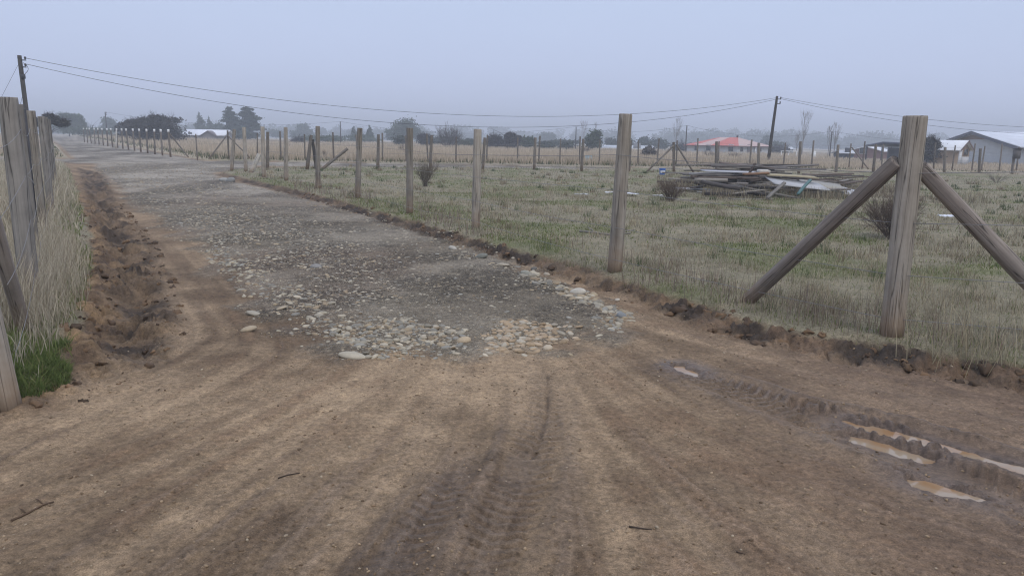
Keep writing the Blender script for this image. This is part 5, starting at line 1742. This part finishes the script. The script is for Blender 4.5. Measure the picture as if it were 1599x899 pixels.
# ------------------------------------------------------------------ scrap timber pile
PG = 'planks in the scrap timber pile'
def plank(p, length, w, t, rz, tilt, roll, col, name='plank', label='weathered grey plank lying in the heap of scrap timber', mat=None, group=PG, cat='plank'):
    mb = MB()
    g = np.random.default_rng(int(abs(p[0] * 1000) + abs(p[2] * 777) + length * 100))
    n = 6
    V = []; bowz = g.normal(0, .008) * length
    for i in range(n + 1):
        u = i / n - .5
        zz = bowz * (1 - 4 * u * u)
        j = g.normal(0, .012, 2) if i in (0, n) else (0, 0)
        V += [(u * length + j[0], -w / 2, -t / 2 + zz), (u * length + j[1], w / 2, -t / 2 + zz), (u * length + j[1], w / 2, t / 2 + zz), (u * length + j[0], -w / 2, t / 2 + zz)]
    Q = [(0, 1, 2, 3), (n * 4 + 3, n * 4 + 2, n * 4 + 1, n * 4)]
    for i in range(n):
        for k in range(4):
            Q.append((i * 4 + k, (i + 1) * 4 + k, (i + 1) * 4 + (k + 1) % 4, i * 4 + (k + 1) % 4))
    mb.add(V, quads=[q[::-1] for q in Q], col=col)
    o = mb.build(name, mat or M_PLANK, None, p)
    o.rotation_euler = (roll, tilt, rz)
    return tag(o, label, cat, group)
def pp(px, py, z):
    x, y = U(px, py, z); return x, y
g = np.random.default_rng(77)
GREYS = [(.12, .105, .095), (.17, .15, .135), (.22, .20, .18), (.09, .08, .075), (.26, .235, .20), (.14, .11, .09)]
ox, oy = U(1165, 292, .12)      # centre of the main stack
gz0 = tz(ox, oy)
# main stack, layers of boards lying across the view
for layer in range(8):
    z = gz0 + .05 + layer * .10
    nrow = 5
    for k in range(nrow):
        span = 1 - layer * .05
        xx = ox + g.uniform(-1.9, 1.7) * span; yy = oy + (k - 2) * .42 * span + g.normal(0, .08)
        plank((xx, yy, z + g.uniform(0, .03)), g.uniform(1.5, 3.2), g.uniform(.12, .22), g.uniform(.03, .07), g.normal(0, .22), g.normal(0, .045), g.normal(0, .10), np.array(GREYS[g.integers(0, 6)]) * g.uniform(.8, 1.2))
for i in range(34):
    x, y = U(1090 + 105 * g.random(), 291 + g.normal(0, 4), .3)
    plank((x, y, tz(x, y) + .05 + .5 * g.random()), g.uniform(.5, 1.6), g.uniform(.10, .2), g.uniform(.05, .10), g.normal(0, .45), g.normal(0, .08), g.normal(0, .15), np.array(GREYS[g.integers(0, 6)]) * g.uniform(.55, 1.1))
# loose boards sliding off in front and at the right
for i in range(26):
    u = g.random()
    px = 1150 + 170 * u + g.normal(0, 12); py = 300 + g.normal(0, 5)
    x, y = U(px, py, .15)
    plank((x, y, tz(x, y) + .05 + .30 * g.random() * (1 - abs(u - .5))), g.uniform(.8, 2.4), g.uniform(.08, .18), .035, g.normal(0, .5) + .1, g.normal(0, .07), g.normal(0, .15), np.array(GREYS[g.integers(0, 6)]) * g.uniform(.8, 1.25))
for i in range(14):
    px = 1255 + 70 * g.random(); x, y = U(px, 288 + g.normal(0, 5), .2)
    plank((x, y, tz(x, y) + .06 + .35 * g.random()), g.uniform(1.2, 2.8), g.uniform(.1, .2), .035, g.normal(0, .25) - .05, g.normal(0, .05), g.normal(0, .1), np.array(GREYS[g.integers(0, 6)]) * g.uniform(.8, 1.2))
tz0 = gz0 + .68
def special(px, py, z, L, w, t, rz, tilt, roll, col, name, label, cat, mat=None):
    x, y = U(px, py, z); plank((x, y, z), L, w, t, rz, tilt, roll, np.array(col) * .78, name, label, mat, PG, cat)
special(1140, 268, .78, 1.7, .5, .02, .10, .02, .05, (.50, .50, .52), 'sheet', 'pale whitish sheet on the top left of the scrap pile', 'sheet', M_SHEET)
special(1112, 271, .70, 1.4, .3, .03, -.1, -.03, .0, (.38, .37, .36), 'plank', 'light grey wide board under the whitish top sheet', 'plank')
special(1181, 271, .78, .75, .14, .05, .05, -.06, .1, (.30, .18, .11), 'plank', 'rust orange board end on the top of the scrap pile', 'plank')
special(1192, 268, .80, .35, .22, .10, .1, .0, .1, (.62, .57, .50), 'cushion', 'cream coloured crumpled bundle on top of the pile', 'bundle', M_SHEET)
special(1235, 275, .72, 1.5, .34, .03, .04, .04, .1, (.50, .43, .28), 'board', 'cream yellow board on the right half of the pile top', 'board')
special(1258, 268, .78, 1.9, .16, .035, -.08, .03, .0, (.42, .38, .31), 'plank', 'long pale plank jutting right along the pile ridge', 'plank')
special(1245, 287, .52, 1.7, .75, .025, .15, .10, .22, (.52, .52, .52), 'sheet', 'large white sheet slumped over the front right of the pile', 'sheet', M_SHEET)
special(1285, 290, .44, 1.2, .7, .025, -.05, .10, .25, (.40, .37, .31), 'sheet', 'beige panel beside the slumped white sheet', 'sheet', M_SHEET)
special(1318, 298, .30, .9, .6, .02, -.4, .25, .25, (.60, .61, .63), 'sheet', 'white bent sheet end at the right tip of the pile', 'sheet', M_SHEET)
special(1256, 292, .50, 1.0, .07, .05, .9, -.35, .0, (.10, .20, .19), 'plank', 'narrow teal painted batten lying across the white sheet', 'plank', M_SHEET)
special(1195, 299, .30, 1.9, .10, .06, -.45, .16, .0, (.25, .23, .20), 'beam', 'long grey beam slanting down the front of the pile', 'beam')
special(1212, 297, .40, .9, .09, .05, .7, -.45, .0, (.26, .24, .21), 'beam', 'short beam propped up at the front of the pile', 'beam')
special(1085, 296, .20, 1.3, .3, .03, .12, .04, .1, (.48, .47, .46), 'board', 'split pale board at the left front of the pile by the shrub', 'board')
special(1128, 301, .16, 1.5, .16, .03, -.1, .02, .0, (.42, .40, .37), 'plank', 'bleached plank on the grass before the pile', 'plank')
special(1172, 311, .14, 1.2, .12, .04, .05, .0, .0, (.30, .28, .24), 'plank', 'single plank on the ground nearest to the fence', 'plank')
special(1310, 313, .14, 1.9, .10, .04, -.06, .0, .0, (.27, .25, .21), 'plank', 'thin plank lying flat in the grass right of the pile', 'plank')
special(1174, 264, .9, .4, .06, .05, .4, -1.0, .0, (.10, .08, .07), 'stake', 'dark stake sticking up from the top of the pile', 'stake')
# litter and odd things in the lot
x, y = U(1034, 273, .12)
mb = MB(); mb.tube([(0, 0, 0), (0, 0, .03), (0, 0, .28), (0, 0, .30)], [.12, .125, .15, .155], 14, col=(.05, .14, .42))
o = mb.build('bucket', M_PLASTIC, None, (x, y, tz(x, y)), smooth=True); tag(o, 'small blue bucket with a white label left of the scrap pile', 'bucket')
mb = MB()
for a in np.linspace(-2.4, -.9, 6)[:-1]:
    a2 = a + .3
    mb.add([(math.cos(a) * .150, math.sin(a) * .150, .09), (math.cos(a2) * .150, math.sin(a2) * .150, .09), (math.cos(a2) * .157, math.sin(a2) * .157, .2), (math.cos(a) * .157, math.sin(a) * .157, .2)], quads=[(0, 1, 2, 3)], col=(.7, .72, .75))
mb.build('label_band', M_SHEET, o)
def scrap(name, label, px, py, w, h, col, seed, cat='scrap'):
    x, y = U(px, py, .14); g = np.random.default_rng(seed)
    nx_, ny_ = 9, 6
    V = []
    for j in range(ny_):
        for i in range(nx_):
            u = i / (nx_ - 1) - .5; v = j / (ny_ - 1) - .5
            V.append((u * w * (1 + g.normal(0, .04)), v * h * (1 + g.normal(0, .06)), .05 + .07 * fbm(np.array([i * .6 + seed]), np.array([j * .7]), seed, 3)[0]))
    Q = [(j * nx_ + i, j * nx_ + i + 1, (j + 1) * nx_ + i + 1, (j + 1) * nx_ + i) for j in range(ny_ - 1) for i in range(nx_ - 1)]
    V2 = [(a, b, c - .012) for a, b, c in V]; n = len(V)
    Q2 = [tuple(k + n for k in q[::-1]) for q in Q]
    rim = [j * nx_ for j in range(ny_)], [j * nx_ + nx_ - 1 for j in range(ny_)], list(range(nx_)), list(range((ny_ - 1) * nx_, ny_ * nx_))
    S = []
    for e_ in rim:
        for a, b in zip(e_[:-1], e_[1:]): S.append((a, b, b + n, a + n))
    mb = MB(); mb.add(V + V2, quads=Q + Q2 + S, col=col)
    o = mb.build(name, M_SHEET, None, (x, y, tz(x, y))); tag(o, label, cat, 'pale scraps lying in the lot')
scrap('plastic_scrap', 'white crumpled scrap in the grass right of the corner post', 1478, 344, .34, .16, (.68, .70, .74), 1)
scrap('plastic_scrap', 'white scrap in the grass right of the thick middle post', 987, 306, .34, .22, (.66, .67, .69), 2)
scrap('plastic_scrap', 'thin pale scrap in the grass left of the thick middle post', 952, 304, .26, .16, (.6, .6, .6), 3)
scrap('plastic_scrap', 'long thin pale strip in the grass farther left of the thick middle post', 908, 306, .4, .10, (.55, .55, .54), 4)
scrap('plastic_scrap', 'pale flat scrap in front of the twiggy shrub by the pile', 1028, 308, .3, .14, (.52, .51, .49), 5)
x, y = at(923, 52.0)
mb = MB(); mb.box((0, 0, .30), (.46, .3, .26), col=(.35, .52, .60)); mb.box((0, 0, .445), (.5, .34, .03), col=(.45, .6, .66)); mb.box((0, 0, .1), (.4, .26, .2), col=(.3, .45, .52))
o = mb.build('plastic_crate', M_PLASTIC, None, (x, y + 1.2, tz(x, y + 1.2) + .12)); tag(o, 'pale blue plastic crate in the tan field below the dense green tree', 'crate')

def stick(label, pts_px, r, col, seed, forks=(), zg=0.0, name='twig', grp='twigs lying about'):
    g = np.random.default_rng(seed)
    P = []
    for i, (a, b) in enumerate(pts_px):
        x, y = U(a, b, zg); P.append(Vector((x, y, tz(x, y) + r * .8)))
    base = P[0].copy()
    mb = MB(); mb.tube([tuple(p - base) for p in P], [r * (1 - .5 * i / (len(P) - 1)) for i in range(len(P))], 6, col=col)
    for k, (a, b) in forks:
        x, y = U(a, b, zg); q = Vector((x, y, tz(x, y) + r * 1.5))
        mb.tube([tuple(P[k] - base), tuple((P[k] + q) / 2 - base + Vector((0, 0, .006))), tuple(q - base)], [r * .6, r * .5, r * .25], 5, col=col)
    o = mb.build(name, M_TWIG, None, base, smooth=True); tag(o, label, 'twig', grp)
stick('forked brown twig on the dirt at the lower left edge', [(18, 813), (42, 801), (68, 789), (84, 783)], .006, (.11, .075, .05), 1, [(2, (56, 783)), (1, (30, 797))])
stick('short dark twig on the dirt between the forked twig and the tyre track', [(434, 747), (450, 743), (468, 738)], .004, (.06, .045, .035), 2)
stick('small dark twig on the dirt right of the central tyre track', [(982, 822), (1000, 825), (1018, 827)], .004, (.06, .045, .035), 3)
stick('thin twig stuck beside the long puddle', [(1496, 706), (1498, 700), (1499, 697)], .006, (.06, .04, .03), 4)
stick('grey dead branch in the lot grass crossing behind the thick middle post', [(905, 356), (930, 357), (958, 361), (985, 358)], .022, (.22, .20, .18), 5, [(1, (918, 351)), (2, (992, 354))], .2, 'dead_branch')
stick('bit of straw on the dirt left of the gravel lip', [(1150, 860), (1163, 866)], .003, (.08, .055, .04), 6)

# litter of fine twigs, straw bits and grit on the dirt: stuff
def litter():
    g = np.random.default_rng(88)
    n = 12000
    x, y, r = polar(g, n, 1.6, 7.5, -42, 42, 1.2)
    _, d = terrain(x, y, True)
    k = (d['fieldm'] < -.1) & (d['gm'] < .5) & (d['pud'] < -.03)
    x, y, r = x[k], y[k], r[k]
    n = len(x)
    s = .002 + .008 * g.random(n) ** 5
    c = np.array([(.13, .092, .062), (.19, .137, .092), (.29, .22, .15), (.36, .30, .23)])[g.choice(4, n, p=[.2, .4, .28, .12])] * g.uniform(.8, 1.2, (n, 1))
    V, F, C = rocks(x, y, s, g.uniform(.25, .5, n), c, 0, 89, .7)
    o = link('dirt_crumbs', mesh_np('dirt_crumbs', V, [F], C, False), M_STONE)
    tag(o, 'crumbs of earth and grit scattered over the dirt road', 'dirt crumbs', kind='stuff')
litter()

# ------------------------------------------------------------------ haze
def haze():
    me = bpy.data.meshes.new('haze')
    x0, x1, y0, y1, z0, z1 = -1500, 1500, -1500, 1500, -4, 26
    v = [(x, y, z) for z in (z0, z1) for y in (y0, y1) for x in (x0, x1)]
    me.from_pydata(v, [], [(0, 2, 3, 1), (4, 5, 7, 6), (0, 1, 5, 4), (2, 6, 7, 3), (0, 4, 6, 2), (1, 3, 7, 5)])
    m = bpy.data.materials.new('haze_air'); m.use_nodes = True
    t = m.node_tree; t.nodes.clear()
    out = t.nodes.new('ShaderNodeOutputMaterial')
    pv = t.nodes.new('ShaderNodeVolumePrincipled')
    pv.inputs['Color'].default_value = (.92, .955, 1.0, 1)
    pv.inputs['Density'].default_value = 0.0023
    pv.inputs['Anisotropy'].default_value = 0.0
    t.links.new(pv.outputs[0], out.inputs['Volume'])
    o = link('haze', me, m)
    tag(o, 'pale blue winter haze over the fields', 'haze', kind='stuff')
haze()
